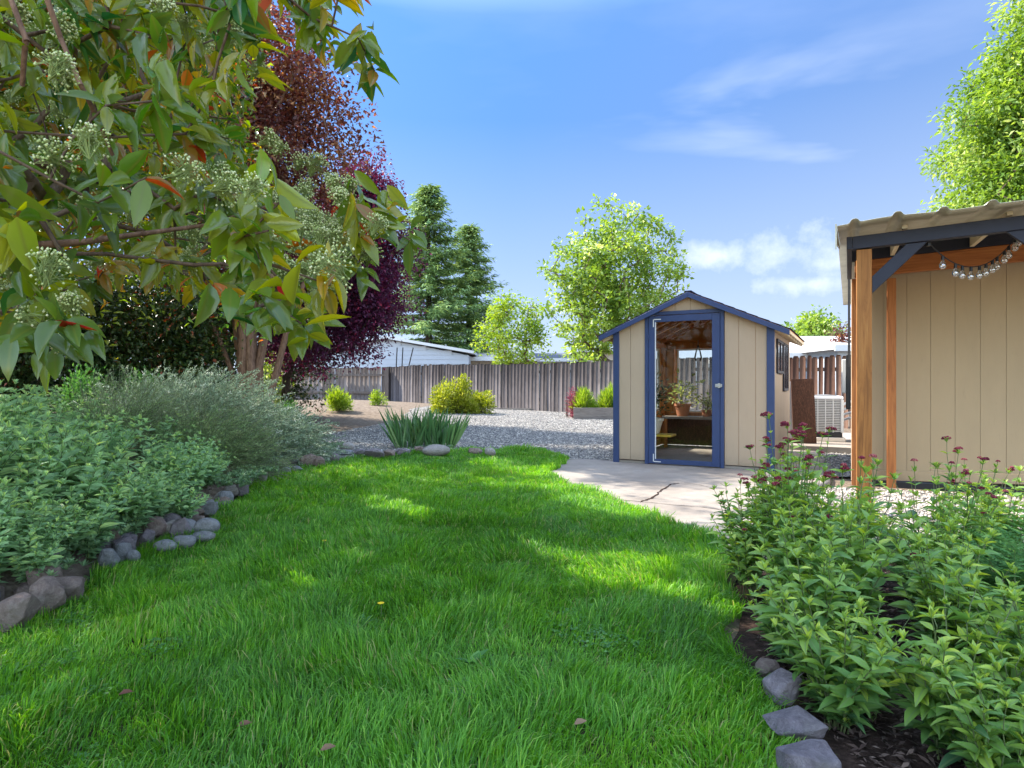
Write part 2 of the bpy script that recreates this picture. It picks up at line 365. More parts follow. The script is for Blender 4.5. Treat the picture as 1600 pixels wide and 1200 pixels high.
def glassm(name, tint=(.92,.95,.95), refl=1.0):
    q = NT(name); t = q.n('ShaderNodeBsdfTransparent'); t.inputs[0].default_value = (*tint, 1)
    g = q.n('ShaderNodeBsdfGlossy'); g.inputs['Roughness'].default_value = .015; g.inputs[0].default_value = (1,1,1,1)
    fr = q.n('ShaderNodeFresnel'); fr.inputs[0].default_value = 1.5
    mx = q.n('ShaderNodeMixShader'); q.t.links.new(q.math('MULTIPLY', fr.outputs[0], refl, True), mx.inputs[0])
    q.t.links.new(t.outputs[0], mx.inputs[1]); q.t.links.new(g.outputs[0], mx.inputs[2]); return q.done(mx)
M['glass'] = glassm('clear_glass', (.97,.98,.97), .22)
M['dark_glass'] = simple('dark_glass', (.03,.035,.05), .08, .1, 2, 0, 10, .8)
M['bulb'] = glassm('bulb_glass', (1.,1.,1.), 6.0)
M['metal'] = simple('grey_metal', (.42,.42,.42), .35, .1, 8, .05, 60, .5, .9)
M['black'] = simple('black_plastic', (.012,.012,.014), .5, .1)
M['terracotta'] = simple('terracotta', (.42,.16,.08), .8, .15, 12)
M['potwhite'] = simple('glazed_pot', (.62,.55,.46), .45, .1, 8)
M['yellow'] = simple('yellow_paint', (.62,.40,.05), .5, .1)
M['acgrey'] = simple('ac_enamel', (.52,.51,.48), .45, .05)
M['acdark'] = simple('ac_fins', (.16,.155,.15), .6, .1)
M['rust'] = wood('rusty_panel', (.035,.016,.010), (.085,.036,.020), (.19,.085,.045), (14,14,5), .85, .6)
M['tools'] = simple('red_handle', (.22,.03,.02), .5)
M['lap'] = simple('lap_siding_paint', (.42,.45,.50), .6, .05, 3, .08)
M['beige'] = simple('beige_wall', (.45,.38,.31), .8, .1); M['tanroof'] = simple('tan_roof', (.38,.34,.31), .9, .2, 12)
M['greyroof'] = simple('dark_grey_roof', (.09,.10,.13), .9, .2, 12)

# ------------------------------------------------------------------ sheets on the ground
def sheet(name, poly, m, off, cell=.35, hole=None, kind='structure', thick=0, jitter=0, **kw):
    pts = [Vector(p) for p in poly]; dense = []
    for i, p in enumerate(pts):
        q = pts[(i+1) % len(pts)]; k = max(1, int((q-p).length/(cell*.5)))
        nrm = Vector((q.y-p.y, p.x-q.x)); nrm.normalize() if nrm.length else None
        for j in range(k):
            c = p.lerp(q, j/k)
            if jitter: c = c+nrm*((float(vnoise(c.x*3.1, c.y*3.1, 5))-.5)*2*jitter)
            dense.append(c)
    nb = len(dense); P = list(dense)
    xs = [p.x for p in dense]; ys = [p.y for p in dense]
    x = min(xs)+cell/2
    while x < max(xs):
        y = min(ys)+cell/2
        while y < max(ys):
            P.append(Vector((x+random.uniform(-.1,.1)*cell, y+random.uniform(-.1,.1)*cell))); y += cell
        x += cell
    vo, eo, fo, _, _, _ = delaunay_2d_cdt(P, [(i, (i+1) % nb) for i in range(nb)], [], 1, 1e-5)
    A = np.array([(v[0], v[1]) for v in vo]); z = H(A[:, 0], A[:, 1])+off
    V = np.column_stack([A, z]); tris = [tuple(f) for f in fo if len(f) == 3]
    me = make_mesh(name, V, None, tris, smooth=True)
    bm = bmesh.new(); bm.from_mesh(me); bmesh.ops.recalc_face_normals(bm, faces=bm.faces)
    if sum(f.normal.z for f in bm.faces) < 0: bmesh.ops.reverse_faces(bm, faces=bm.faces)
    if thick:
        be = [e for e in bm.edges if e.is_boundary]
        r_ = bmesh.ops.extrude_edge_only(bm, edges=be)
        for v in [g for g in r_['geom'] if isinstance(g, bmesh.types.BMVert)]: v.co.z -= thick
        for f in bm.faces:
            if abs(f.normal.z) < .5: f.smooth = False
    bm.to_mesh(me); bm.free()
    return link(name, me, m, kind=kind, **kw)
def ground_grid():
    xs = np.unique(np.concatenate([np.linspace(-400, -14, 14), np.arange(-14, 12, .2), np.linspace(12, 400, 14)]))
    ys = np.unique(np.concatenate([np.linspace(-60, -2, 8), np.arange(-2, 28, .2), np.linspace(28, 600, 16)]))
    X, Y = np.meshgrid(xs, ys); Z = H(X, Y)-.022
    Z = Z+(vnoise(X*2.2, Y*2.2)-.5)*.03*(sm(.3, 1.2, left_of(X, Y)))
    V = np.column_stack([X.ravel(), Y.ravel(), Z.ravel()]); nx = len(xs); ny = len(ys)
    i = np.arange((nx-1)*(ny-1)); r_ = i//(nx-1); c = i % (nx-1); a = r_*nx+c
    return link('ground', make_mesh('ground', V, np.column_stack([a, a+1, a+nx+1, a+nx]), smooth=True), M['ground'], kind='structure')
ground_grid()
gl_poly = [(-4.0, 10.4), (-3.4, 9.3), (-2.9, 8.6), (-2.2, 9.0), (-1.5, 9.4), (-.4, 9.6), (.3, 9.9), (.5, 8.6), (1.0, 8.2), (2.0, 8.3), (4.8, 7.2), (5.5, 10.5), (6.9, 15.4), (3.0, 18.9), (0, 21.5), (-2.5, 23.5), (-3.1, 19.5), (-2.8, 16.5), (-3.6, 14.2), (-4.1, 12.2)]
sheet('gravel_yard', gl_poly, M['gravel'], .004, .3, jitter=.12)
sheet('gravel_strip', [(2.3, 6.2), (3.1, 6.9), (5.6, 6.0), (8.0, 4.6), (8.0, 1.6), (4.2, 3.6), (2.8, 4.1), (2.2, 5.0)], M['gravel_warm'], -.004, .3, jitter=.05)
patio_poly = [(.62, 9.0), (.32, 8.3), (.3, 7.5), (.5, 6.2), (.9, 4.8), (1.1, 3.95), (2.3, 3.9), (2.75, 4.7), (2.9, 6.3), (3.5, 7.0), (4.1, 8.3), (5.0, 10.6), (4.3, 11.2), (3.2, 8.05), (1.36, 8.95), (.95, 9.2)]
sheet('patio', patio_poly, M['concrete'], .030, .25, thick=.09, jitter=.04)
sheet('mulch_bed', [(.84, .3), (.86, 1.6), (.88, 2.2), (.92, 2.7), (1.12, 3.2), (1.36, 3.85), (2.2, 4.05), (4.4, 3.5), (4.6, .3)], M['mulch'], .012, .25, jitter=.04)
sheet('lawn_soil', LAWN, M['soil'], .020, .3, jitter=.05)
sheet('path_slab', [(4.3, 10.55), (5.9, 9.7), (6.2, 10.2), (7.2, 12.6), (5.2, 13.3)], M['concrete'], .10, .3, thick=.14)
# cracks and control joint: shallow dark strips set in the patio surface
def crack(pts, wd, name):
    V = []; q = []
    for i, (x, y, k) in enumerate(pts):
        a = pts[max(i-1, 0)]; b = pts[min(i+1, len(pts)-1)]; d = Vector((b[0]-a[0], b[1]-a[1])).normalized(); n_ = Vector((-d.y, d.x))*wd*k/2
        V += [(x-n_.x, y-n_.y, .033), (x+n_.x, y+n_.y, .033)]
    q = [(2*i, 2*i+2, 2*i+3, 2*i+1) for i in range(len(pts)-1)]
    return link(name, make_mesh(name, V, q), M['mulch'], kind='structure')
def gpt(px, py, z=.03):
    Y = (CAMH-z)/((py-600)/F); return ((px-800)/F*Y, Y)
def jag(p, n, amp, kmin=.5):
    o = []; rr = random.Random(3)
    for a, b in zip(p, p[1:]):
        for i in range(n):
            t = i/n; o.append((a[0]+(b[0]-a[0])*t+rr.uniform(-amp, amp), a[1]+(b[1]-a[1])*t+rr.uniform(-amp, amp), rr.uniform(kmin, 1.3)))
    o.append((*p[-1], .2)); o[0] = (*p[0], .2); return o
crack(jag([gpt(1000, 785), gpt(1018, 779), gpt(1035, 765), gpt(1048, 757), gpt(1060, 755)], 8, .012), .022, 'patio_crack')
crack(jag([gpt(1060, 755), gpt(1085, 756), gpt(1110, 762), gpt(1150, 765)], 8, .012, .2), .008, 'patio_crack')
crack(jag([gpt(945, 779), gpt(1000, 784), gpt(1060, 790), gpt(1100, 793), gpt(1150, 800)], 8, .006, .6), .009, 'patio_joint')
# small gravel stones
def stones(name, poly, n, r0, r1, m, zoff, dens=None):
    P = np.array(poly); x0, y0 = P.min(0); x1, y1 = P.max(0)
    pts = []
    X = RNG.uniform(x0, x1, n*3); Y = RNG.uniform(y0, y1, n*3)
    ins = inside(X, Y, poly); X = X[ins]; Y = Y[ins]
    if dens is not None: k = RNG.random(len(X)) < dens(X, Y); X = X[k]; Y = Y[k]
    X = X[:n]; Y = Y[:n]; n = len(X)
    r_ = RNG.uniform(r0, r1, n); Z = H(X, Y)+zoff
    base = np.array([(1,0,0),(-1,0,0),(0,1,0),(0,-1,0),(0,0,1),(0,0,-.6)], float)
    base = base[None]*RNG.uniform(.6, 1.25, (n, 6, 1)); base[:, :, 2] *= .6
    a = RNG.uniform(0, 6.28, n); ca, sa = np.cos(a), np.sin(a)
    bx = base[:, :, 0]*ca[:, None]-base[:, :, 1]*sa[:, None]; by = base[:, :, 0]*sa[:, None]+base[:, :, 1]*ca[:, None]
    V = np.stack([bx, by, base[:, :, 2]], -1)*r_[:, None, None]+np.stack([X, Y, Z], -1)[:, None]
    f = np.array([(0,2,4),(2,1,4),(1,3,4),(3,0,4),(2,0,5),(1,2,5),(3,1,5),(0,3,5)])
    T = (f[None]+np.arange(n)[:, None, None]*6).reshape(-1, 3)
    return make_mesh(name, V.reshape(-1, 3), None, T, rnd=np.repeat(RNG.random(n), 6))
def inside(X, Y, poly):
    c = np.zeros(len(X), bool); n = len(poly); j = n-1
    for i in range(n):
        xi, yi = poly[i]; xj, yj = poly[j]
        t = ((yi > Y) != (yj > Y)) & (X < (xj-xi)*(Y-yi)/(yj-yi+1e-12)+xi)
        c ^= t; j = i
    return c
def stone_mat(name, T=(1,1,1)):
    q = NT(name); r = q.attr('rnd'); t = lambda c: tuple(x*y for x, y in zip(c, T))
    return q.done(q.pbr(q.ramp(r, [(0, t((.10,.10,.11))), (.4, t((.26,.26,.265))), (.75, t((.42,.41,.39))), (1, t((.68,.66,.62)))]), .85, None, 0, .25))
M['stone'] = stone_mat('gravel_stone', (.92,.88,.82)); M['stone_w'] = stone_mat('warm_gravel_stone', (1.12,1.0,.88))
link('gravel', stones('gravel', gl_poly, 42000, .012, .026, None, .006, lambda x, y: np.clip(1.4-(y-9)/9, .1, 1)), M['stone'], kind='stuff', label='loose blue grey gravel stones over the back yard', cat='gravel')
link('gravel', stones('gravel', [(2.75, 4.0), (2.95, 6.3), (3.3, 6.9), (5.6, 6.0), (7, 4.8), (7, 2.5), (4.2, 3.6)], 15000, .012, .028, None, .0, None), M['stone_w'], kind='stuff', label='loose pale gravel stones below the tan outbuilding wall', cat='gravel')
def chips(name, poly, n, m, l0=.015, l1=.06, z0=.012, **kw):
    P = np.array(poly); x0, y0 = P.min(0); x1, y1 = P.max(0)
    X = RNG.uniform(x0, x1, n*3); Y = RNG.uniform(y0, y1, n*3); k = inside(X, Y, poly); X = X[k][:n]; Y = Y[k][:n]; n = len(X)
    D = np.stack([RNG.normal(size=n), RNG.normal(size=n), RNG.normal(size=n)*.25], -1); D /= np.linalg.norm(D, axis=1)[:, None]
    Nn = np.stack([RNG.normal(size=n)*.35, RNG.normal(size=n)*.35, np.ones(n)], -1)
    P0 = np.stack([X, Y, H(X, Y)+z0+RNG.uniform(.0, .012, n)], -1)
    V, q, t, r_, _ = leaves(P0, D, Nn, RNG.uniform(l0, l1, n), .30, lod=0, fold=.1)
    return link(name, make_mesh(name, V, q, t, rnd=r_), m, kind='stuff', **kw)
# ------------------------------------------------------------------ leaves
SPOTS = []
def sunmask(P, extra=0):
    """True where a leaf may stand: gaps cut in the canopy along sun rays to light chosen lawn spots"""
    k = np.ones(len(P), bool); s = np.array(SUN)
    for (x, y, r_) in SPOTS:
        d = P-np.array([x, y, .05]); t = d@s; q = np.linalg.norm(d-t[:, None]*s, axis=1); k &= ~((q < r_) & (t > .6))
    return k
def unit(a): return a/(np.linalg.norm(a, axis=-1, keepdims=True)+1e-9)
def leaves(P, D, Nn, L, W, lod=1, fold=.25, droop=.15, rnd=None, tip=1.0):
    """P base points, D directions, Nn approx normals, L lengths, W width/length"""
    n = len(P); D = unit(D); S = unit(np.cross(D, Nn)); Nn = np.cross(S, D)
    L = np.broadcast_to(np.asarray(L, float), (n,)); W = np.broadcast_to(np.asarray(W, float), (n,)); dr = np.broadcast_to(np.asarray(droop, float), (n,))
    fd = np.broadcast_to(np.asarray(fold, float), (n,))
    if lod == 0:
        T = [(0,0,0), (.45,-.5,1), (1,0,0), (.45,.5,1)]; Q = [(0,1,2,3)]; TR = []
    elif lod == 1:
        T = [(0,0,0), (.42,-.5,1), (1,0,0), (.42,.5,1), (.45,0,0)]; Q = [(0,1,2,4), (0,4,2,3)]; TR = []
    elif lod == 3:
        T = [(u_, 0, 0) for u_ in (0, .15, .36, .6, .82, 1)]+[(u_, -w_, 1) for u_, w_ in ((.15, .29), (.36, .48), (.6, .44), (.82, .24))]+[(u_, w_, 1) for u_, w_ in ((.15, .29), (.36, .48), (.6, .44), (.82, .24))]
        Q = [(6+i, 7+i, 2+i, 1+i) for i in range(3)]+[(1+i, 2+i, 11+i, 10+i) for i in range(3)]; TR = [(0, 6, 1), (0, 1, 10), (9, 5, 4), (4, 5, 13)]
    else:
        T = [(0,0,0), (.3,0,0), (.62,0,0), (1,0,0), (.12,-.22,.6), (.36,-.5,1), (.68,-.38,1), (.12,.22,.6), (.36,.5,1), (.68,.38,1)]
        Q = [(4,5,1,0), (5,6,2,1), (0,1,8,7), (1,2,9,8)]; TR = [(6,3,2), (2,3,9)]
    T = np.array(T, float); u = T[:, 0][None, :, None]; v = T[:, 1][None, :, None]; e = T[:, 2][None, :, None]
    Ln = L[:, None, None]; Wn = (W*L)[:, None, None]
    V = P[:, None]+D[:, None]*(u*Ln)+S[:, None]*(v*Wn)+Nn[:, None]*(np.abs(v)*Wn*fd[:, None, None]*2*e-dr[:, None, None]*Ln*u*u)
    k = len(T); off = np.arange(n)[:, None, None]*k
    q = (np.array(Q)[None]+off).reshape(-1, 4); t = (np.array(TR)[None]+off).reshape(-1, 3) if TR else None
    if rnd is None: rnd = RNG.random(n)
    return V.reshape(-1, 3), q, t, np.repeat(rnd, k), np.tile(np.minimum(1, np.abs(T[:, 1])*2), n)
class Acc:
    def __init__(s): s.V = []; s.q = []; s.t = []; s.r = []; s.m = []; s.n = 0
    def add(s, V, q, t, r, m=None):
        s.V.append(V); 
        if q is not None and len(q): s.q.append(q+s.n)
        if t is not None and len(t): s.t.append(t+s.n)
        s.r.append(r); s.m.append(m if m is not None else np.zeros(len(V))); s.n += len(V)
    def mesh(s, name, smooth=False, org=None):
        V = np.concatenate(s.V)
        if org is not None: V = V-np.array(org)
        return make_mesh(name, V, np.concatenate(s.q) if s.q else None, np.concatenate(s.t) if s.t else None, smooth, np.concatenate(s.r), np.concatenate(s.m))
def tubes(A, B, ra, rb, k=5):
    A = np.asarray(A, float); B = np.asarray(B, float); n = len(A); D = unit(B-A)
    ref = np.where(np.abs(D[:, 2:3]) < .9, np.array([[0,0,1.]]), np.array([[1.,0,0]])); S = unit(np.cross(D, ref)); T = np.cross(D, S)
    a = np.arange(k)*2*np.pi/k; c = np.cos(a)[None, :, None]; s_ = np.sin(a)[None, :, None]
    off = S[:, None]*c+T[:, None]*s_
    ra = np.broadcast_to(ra, (n,)); rb = np.broadcast_to(rb, (n,))
    V = np.concatenate([A[:, None]+off*ra[:, None, None], (B+D*np.minimum(rb, .01)[:, None])[:, None]+off*rb[:, None, None]], 1)
    j = np.arange(k); Q = np.stack([j, (j+1) % k, k+(j+1) % k, k+j], -1)
    q = (Q[None]+np.arange(n)[:, None, None]*2*k).reshape(-1, 4)
    return V.reshape(-1, 3), q, None, np.repeat(RNG.random(n), 2*k)
def grow(root, targets, segs=4, wob=.06, r_tip=.006, r_max=.2, bend=.6, pw=2.2, rng=random.Random(1)):
    """joins every target to the growing tree; returns segment arrays with tapered radii"""
    nodes = [Vector(p) for p in root]; par = list(range(-1, len(root)-1)); 
    tg = sorted([Vector(t) for t in targets], key=lambda t: (t-nodes[-1]).length)
    tipn = []
    for t in tg:
        best = None; bd = 1e9
        for i, nd in enumerate(nodes):
            if i < len(root)-1 and i < len(root)*.5: continue
            d = (t-nd).length; pen = 0
            if nd.z > t.z+.1: pen = (nd.z-t.z)*bend
            if d+pen < bd and d > 1e-3: bd = d+pen; best = i
        a = nodes[best]; L = (t-a).length; k = max(1, min(segs, int(L/.12)+1)); prev = best
        for j in range(1, k+1):
            f = j/k; p = a.lerp(t, f)
            if j < k: p += Vector((rng.uniform(-1,1), rng.uniform(-1,1), rng.uniform(-.6,1)))*wob*L
            nodes.append(p); par.append(prev); prev = len(nodes)-1
        tipn.append(prev)
    n = len(nodes); r = [0.0]*n
    kids = [0]*n
    for i in range(n):
        if par[i] >= 0: kids[par[i]] += 1
    acc = [0.0]*n
    for i in range(n-1, -1, -1):
        v = acc[i] if kids[i] else r_tip**pw
        r[i] = v**(1/pw)
        if par[i] >= 0: acc[par[i]] += v
    A, B, ra, rb = [], [], [], []
    for i in range(n):
        if par[i] >= 0:
            A.append(nodes[par[i]]); B.append(nodes[i]); ra.append(min(r_max, r[par[i]] if par[i] < len(root) or True else r[i])); rb.append(min(r_max, r[i]))
    return np.array(A), np.array(B), np.minimum(np.array(ra), np.array(rb)*1.6+.004), np.array(rb)

# ================================================================== BUILDINGS
ANG = math.atan2(-.466, .884)
def cut_wall(mb, ax, a0, a1, z0, top, face, th, holes=(), pitch=.2, gap=.0045, start=0., back=None):
    """grooved boards along an axis; face = outer plane, th = signed thickness inwards; top(a) = height"""
    cuts = [a0]; g = a0+(start or pitch)
    while g < a1-.02: cuts.append(g); g += pitch
    hs = [h for h in holes]; marks = sorted(set([round(c, 4) for c in cuts]+[h[0] for h in hs]+[h[1] for h in hs]+[a1]))
    marks = [m_ for m_ in marks if a0-1e-6 <= m_ <= a1+1e-6]
    for u, v in zip(marks, marks[1:]):
        if v-u < .004: continue
        mid = (u+v)/2; iv = [(z0, None)]
        for h in hs:
            if h[0]-1e-6 <= mid <= h[1]+1e-6:
                iv = [(z0, h[2]), (h[3], None)]
        gu = gap/2 if any(abs(u-c) < 1e-3 for c in cuts) and u > a0+.001 else 0
        gv = gap/2 if any(abs(v-c) < 1e-3 for c in cuts) and v < a1-.001 else 0
        uu, vv = u+gu, v-gv
        for zb, zt in iv:
            zu = top(uu) if zt is None else zt; zv = top(vv) if zt is None else zt
            if min(zu, zv) <= zb: continue
            f0, f1 = face, face+th
            if ax == 'x': mb.hexa([(uu,f0,zb),(vv,f0,zb),(vv,f1,zb),(uu,f1,zb)], [(uu,f0,zu),(vv,f0,zv),(vv,f1,zv),(uu,f1,zu)])
            else: mb.hexa([(f0,uu,zb),(f0,vv,zb),(f1,vv,zb),(f1,uu,zb)], [(f0,uu,zu),(f0,vv,zv),(f1,vv,zv),(f1,uu,zu)])
            if back is not None:
                e0 = face+th+.0005*(1 if th > 0 else -1); e1 = e0+(.006 if th > 0 else -.006); zz = .004
                if ax == 'x': back.hexa([(u,e0,zb),(v,e0,zb),(v,e1,zb),(u,e1,zb)], [(u,e0,zu-zz),(v,e0,zv-zz),(v,e1,zv-zz),(u,e1,zu-zz)])
                else: back.hexa([(e0,u,zb),(e0,v,zb),(e1,v,zb),(e1,u,zb)], [(e0,u,zu-zz),(e0,v,zv-zz),(e1,v,zv-zz),(e1,u,zu-zz)])

# ---- the shed (local x along the front, y into depth)
SW, SL, EZ, PZ = 2.016, 2.53, 1.80, 2.245
shed = empty('garden_shed', (1.417, 8.8, .03), ANG, label='small tan garden shed with blue trim and a full length glass door', cat='shed')
def stop(x): return EZ+(PZ-EZ)*(1-abs(x-SW/2)/(SW/2))-.005
def flat(z): return lambda a: z
DX0, DX1, DZ = .475, 1.395, 1.975
back = MB()
f = MB(); cut_wall(f, 'x', .06, SW-.06, .045, stop, 0, .014, [(DX0-.055, DX1+.055, -1, DZ+.05)], .2, start=.16, back=back)
f.build('front_wall', M['siding'], shed)
f = MB(); wh = [(.42, 1.25, 1.20, 1.66), (1.32, 2.06, .96, 1.66)]
cut_wall(f, 'y', .06, SL, .045, flat(EZ-.02), SW, -.014, wh, .2, start=.14, back=back); f.build('side_wall', M['siding'], shed)
f = MB(); lh = [(1.2, 2.3, .62, 1.66)]
cut_wall(f, 'y', .06, SL, .045, flat(EZ-.02), 0, .014, lh, .2, start=.14, back=back); f.build('side_wall', M['siding'], shed)
f = MB(); bh = [(.25, .95, .60, 1.66), (1.0, 1.85, .60, 1.66)]
cut_wall(f, 'x', .0, SW, .045, stop, SL+.016, -.014, bh, .2, back=back); f.build('rear_wall', M['siding'], shed)
back.build('inner_sheathing', M['osb'], shed)
# studs and rafters inside
s = MB()
for y in (.5, .95, 1.15, 2.34, 2.46): s.box(.025, .085, y, y+.035, .05, EZ-.03)
for x in (.19, .96, 1.87): s.box(x, x+.038, SL-.10, SL-.012, .05, 1.74)
s.box(.10, SW-.03, SL-.10, SL-.012, 1.66, 1.76); s.box(.10, SW-.03, SL-.09, SL-.012, .53, .59)
s.box(.025, .10, .1, SL-.02, 1.665, 1.74)
for y in (.6, 1.1, 1.6, 2.1):
    for sg in (-1, 1):
        a = (SW/2, y, PZ-.06); b = (SW/2+sg*(SW/2-.03), y, EZ-.06); s.bar(a, b, .035, .07)
s.build('wall_frame', M['redwood'], shed)
# floor inside and skids
s = MB(); s.box(.02, SW-.02, .02, SL-.02, -.012, .03); s.build('floor', M['concrete'], shed)  # floor takes the patio's concrete colour to imitate its reflection in the door glass
# trim
t = MB()
t.box(-.012, .062, -.022, 0, .0, stop(.06)-.0); t.box(-.022, -.001, -.021, .055, .0, EZ-.03); t.build('corner_trim', M['blue'], shed, .003)
t = MB(); t.box(SW-.066, SW+.012, -.022, 0, .0, stop(SW-.06)); t.box(SW+.001, SW+.022, -.021, .062, .0, EZ-.03); t.build('corner_trim', M['blue'], shed, .003)
t = MB(); t.box(DX0-.052, DX0-.004, -.024, .05, -.0, stop(DX0-.05)-.01); t.box(DX1+.004, DX1+.05, -.024, .05, .0, stop(DX1+.05)+.02)
t.box(DX0-.05, DX1+.003, -.026, .05, DZ+.008, DZ+.055); t.build('door_frame', M['blue'], shed, .003)
# roof
OH = .20; sl_ = (PZ-EZ)/(SW/2)
for sg in (-1, 1):
    t = MB(); xe = SW/2+sg*(SW/2+OH)
    def zc(x): return PZ-abs(x-SW/2)*sl_
    a0, a1 = (xe, SW/2-sg*.002) if sg < 0 else (SW/2+.002, xe)
    t.hexa([(a0,-.085,zc(a0)+.002),(a1,-.085,zc(a1)+.002),(a1,SL+.12,zc(a1)+.002),(a0,SL+.12,zc(a0)+.002)], [(a0,-.085,zc(a0)+.016),(a1,-.085,zc(a1)+.016),(a1,SL+.12,zc(a1)+.016),(a0,SL+.12,zc(a0)+.016)])
    t.build('roof_deck', M['osb'], shed)
    t = MB(); n_ = 9; rr = random.Random(4)
    for i in range(n_):
        u0, u1 = i/n_, (i+1)/n_+.02; xa = SW/2+sg*(SW/2+OH+.02)*u0; xb = SW/2+sg*(SW/2+OH+.02)*min(u1, 1); lift = .018
        y = -.10
        while y < SL+.1:
            y1 = min(y+.33, SL+.14); dz = rr.uniform(0, .003)
            za, zb = zc(xa)+lift, zc(xb)+lift+.007+dz
            lo = [(xa,y,za),(xb,y,zb-.001),(xb,y1-.004,zb-.001),(xa,y1-.004,za)]; hi = [(p[0],p[1],p[2]+.007) for p in lo]
            t.hexa(lo, hi); y = y1
    t.build('shingles', M['shingle'], shed)
    t = MB(); hh = .066
    a0, a1 = (xe, SW/2) if sg < 0 else (SW/2, xe)
    t.hexa([(a0,-.112,zc(a0)-hh+.01),(a1,-.112,zc(a1)-hh+.01),(a1,-.087,zc(a1)-hh+.01),(a0,-.087,zc(a0)-hh+.01)], [(a0,-.112,zc(a0)+.012),(a1,-.112,zc(a1)+.012),(a1,-.087,zc(a1)+.012),(a0,-.087,zc(a0)+.012)])
    t.build('rake_board', M['blue'], shed, .002)
    if True:
        t = MB(); y = .03
        while y < SL:
            xa = SW/2+sg*(SW/2+.004); xb = SW/2+sg*(SW/2+OH-.012)
            lo = [(min(xa,xb),y,zc(min(xa,xb) if sg<0 else xa)-.07),(max(xa,xb),y,zc(max(xa,xb))-.07),(max(xa,xb),y+.038,zc(max(xa,xb))-.07),(min(xa,xb),y+.038,zc(min(xa,xb))-.07)]
            hi = [(p[0],p[1],p[2]+.068) for p in lo]; t.hexa(lo, hi); y += .40
        t.box(*( (xe-.002, xe+.014) if sg < 0 else (xe-.014, xe+.002)), -.08, SL+.11, zc(xe)-.03, zc(xe)+.004)
        t.build('rafter_tails', M['cream'], shed)
t = MB(); t.bar((SW/2, -.100, PZ+.024), (SW/2, SL+.14, PZ+.024), .09, .010); t.build('ridge_cap', M['shingle'], shed)
# windows
def win(x, y0, y1, z0, z1, frame_m, axis='y', sgn=1, slats=0, parent=None, glass='glass', fw=.035):
    o = MB(); a = (x, x+.024*sgn) if sgn > 0 else (x+.024*sgn, x)
    def bx(p0, p1, q0, q1, d0=a[0], d1=a[1]):
        o.box(d0, d1, p0, p1, q0, q1) if axis == 'y' else o.box(p0, p1, d0, d1, q0, q1)
    bx(y0-fw*.3, y0+fw, z0, z1); bx(y1-fw, y1+fw*.3, z0, z1); bx(y0+fw+.0005, y1-fw-.0005, z1-fw, z1); bx(y0+fw+.0005, y1-fw-.0005, z0, z0+fw)
    if slats: bx((y0+y1)/2-.012, (y0+y1)/2+.012, z0+fw+.0005, z1-fw-.0005)
    r_ = o.build('window', frame_m, parent, .002)
    g = MB(); m_ = (a[0]+a[1])/2
    g.box(m_-.002, m_+.002, y0+fw*.5, y1-fw*.5, z0+fw*.5, z1-fw*.5) if axis == 'y' else g.box(y0+fw*.5, y1-fw*.5, m_-.002, m_+.002, z0+fw*.5, z1-fw*.5)
    g.build('window_pane', M[glass], r_); return r_
for (y0, y1, z0, z1) in wh: win(SW+.001, y0+.01, y1-.01, z0+.01, z1-.005, M['navy'], parent=shed, glass='dark_glass', slats=1)
win(-.001, lh[0][0], lh[0][1], lh[0][2], lh[0][3], M['white'], sgn=-1, parent=shed)
for h in bh: win(SL+.018, h[0], h[1], h[2], h[3], M['white'], axis='x', parent=shed, fw=.022)
# door
DG = (.565, 1.298, .075, 1.892)
d = MB(); d.box(DX0, DG[0], -.03, .005, .012, DZ); d.box(DG[1], DX1, -.03, .005, .012, DZ)
d.box(DG[0]+.0005, DG[1]-.0005, -.029, .004, DG[3], DZ-.001); d.box(DG[0]+.0005, DG[1]-.0005, -.029, .004, .013, DG[2])
door = d.build('door', M['blue'], shed, .003)
g = MB(); g.box(DG[0]-.01, DG[1]+.01, -.014, -.010, DG[2]-.01, DG[3]+.01); g.build('door_pane', M['glass'], door)
e = MB(); e.box(DG[0]-.001, DG[0]+.010, -.034, -.016, DG[2], DG[3]); e.build('pane_bead', M['white'], door)
for zz, s_ in ((DG[3]+.035, -1), (.04, 1)):
    k = MB(); xx = DG[0]-.028; k.box(xx, xx+.012, -.034, -.0305, min(zz, zz+s_*.10), max(zz, zz+s_*.10)); k.box(xx+.0125, xx+.105, -.034, -.0305, zz-.006 if s_ > 0 else zz-.006, zz+.006)
    k.build('corner_bracket', M['white'], door)
for zz in (.3, 1.0, 1.7):
    k = MB(); k.box(DX0-.022, DX0+.02, -.036, -.031, zz-.035, zz+.035); k.tube([(DX0-.002, -.038, zz-.036), (DX0-.002, -.038, zz+.036)], .005); k.build('hinge', M['blue'], door)
k = MB(); k.box(DX1-.055, DX1+.03, -.043, -.031, 1.03, 1.07); k.box(DX1-.02, DX1+.01, -.055, -.044, 1.02, 1.08); k.tube([(DX1-.045, -.05, 1.05), (DX1+.02, -.05, 1.05)], .006); k.build('latch', M['metal'], door)
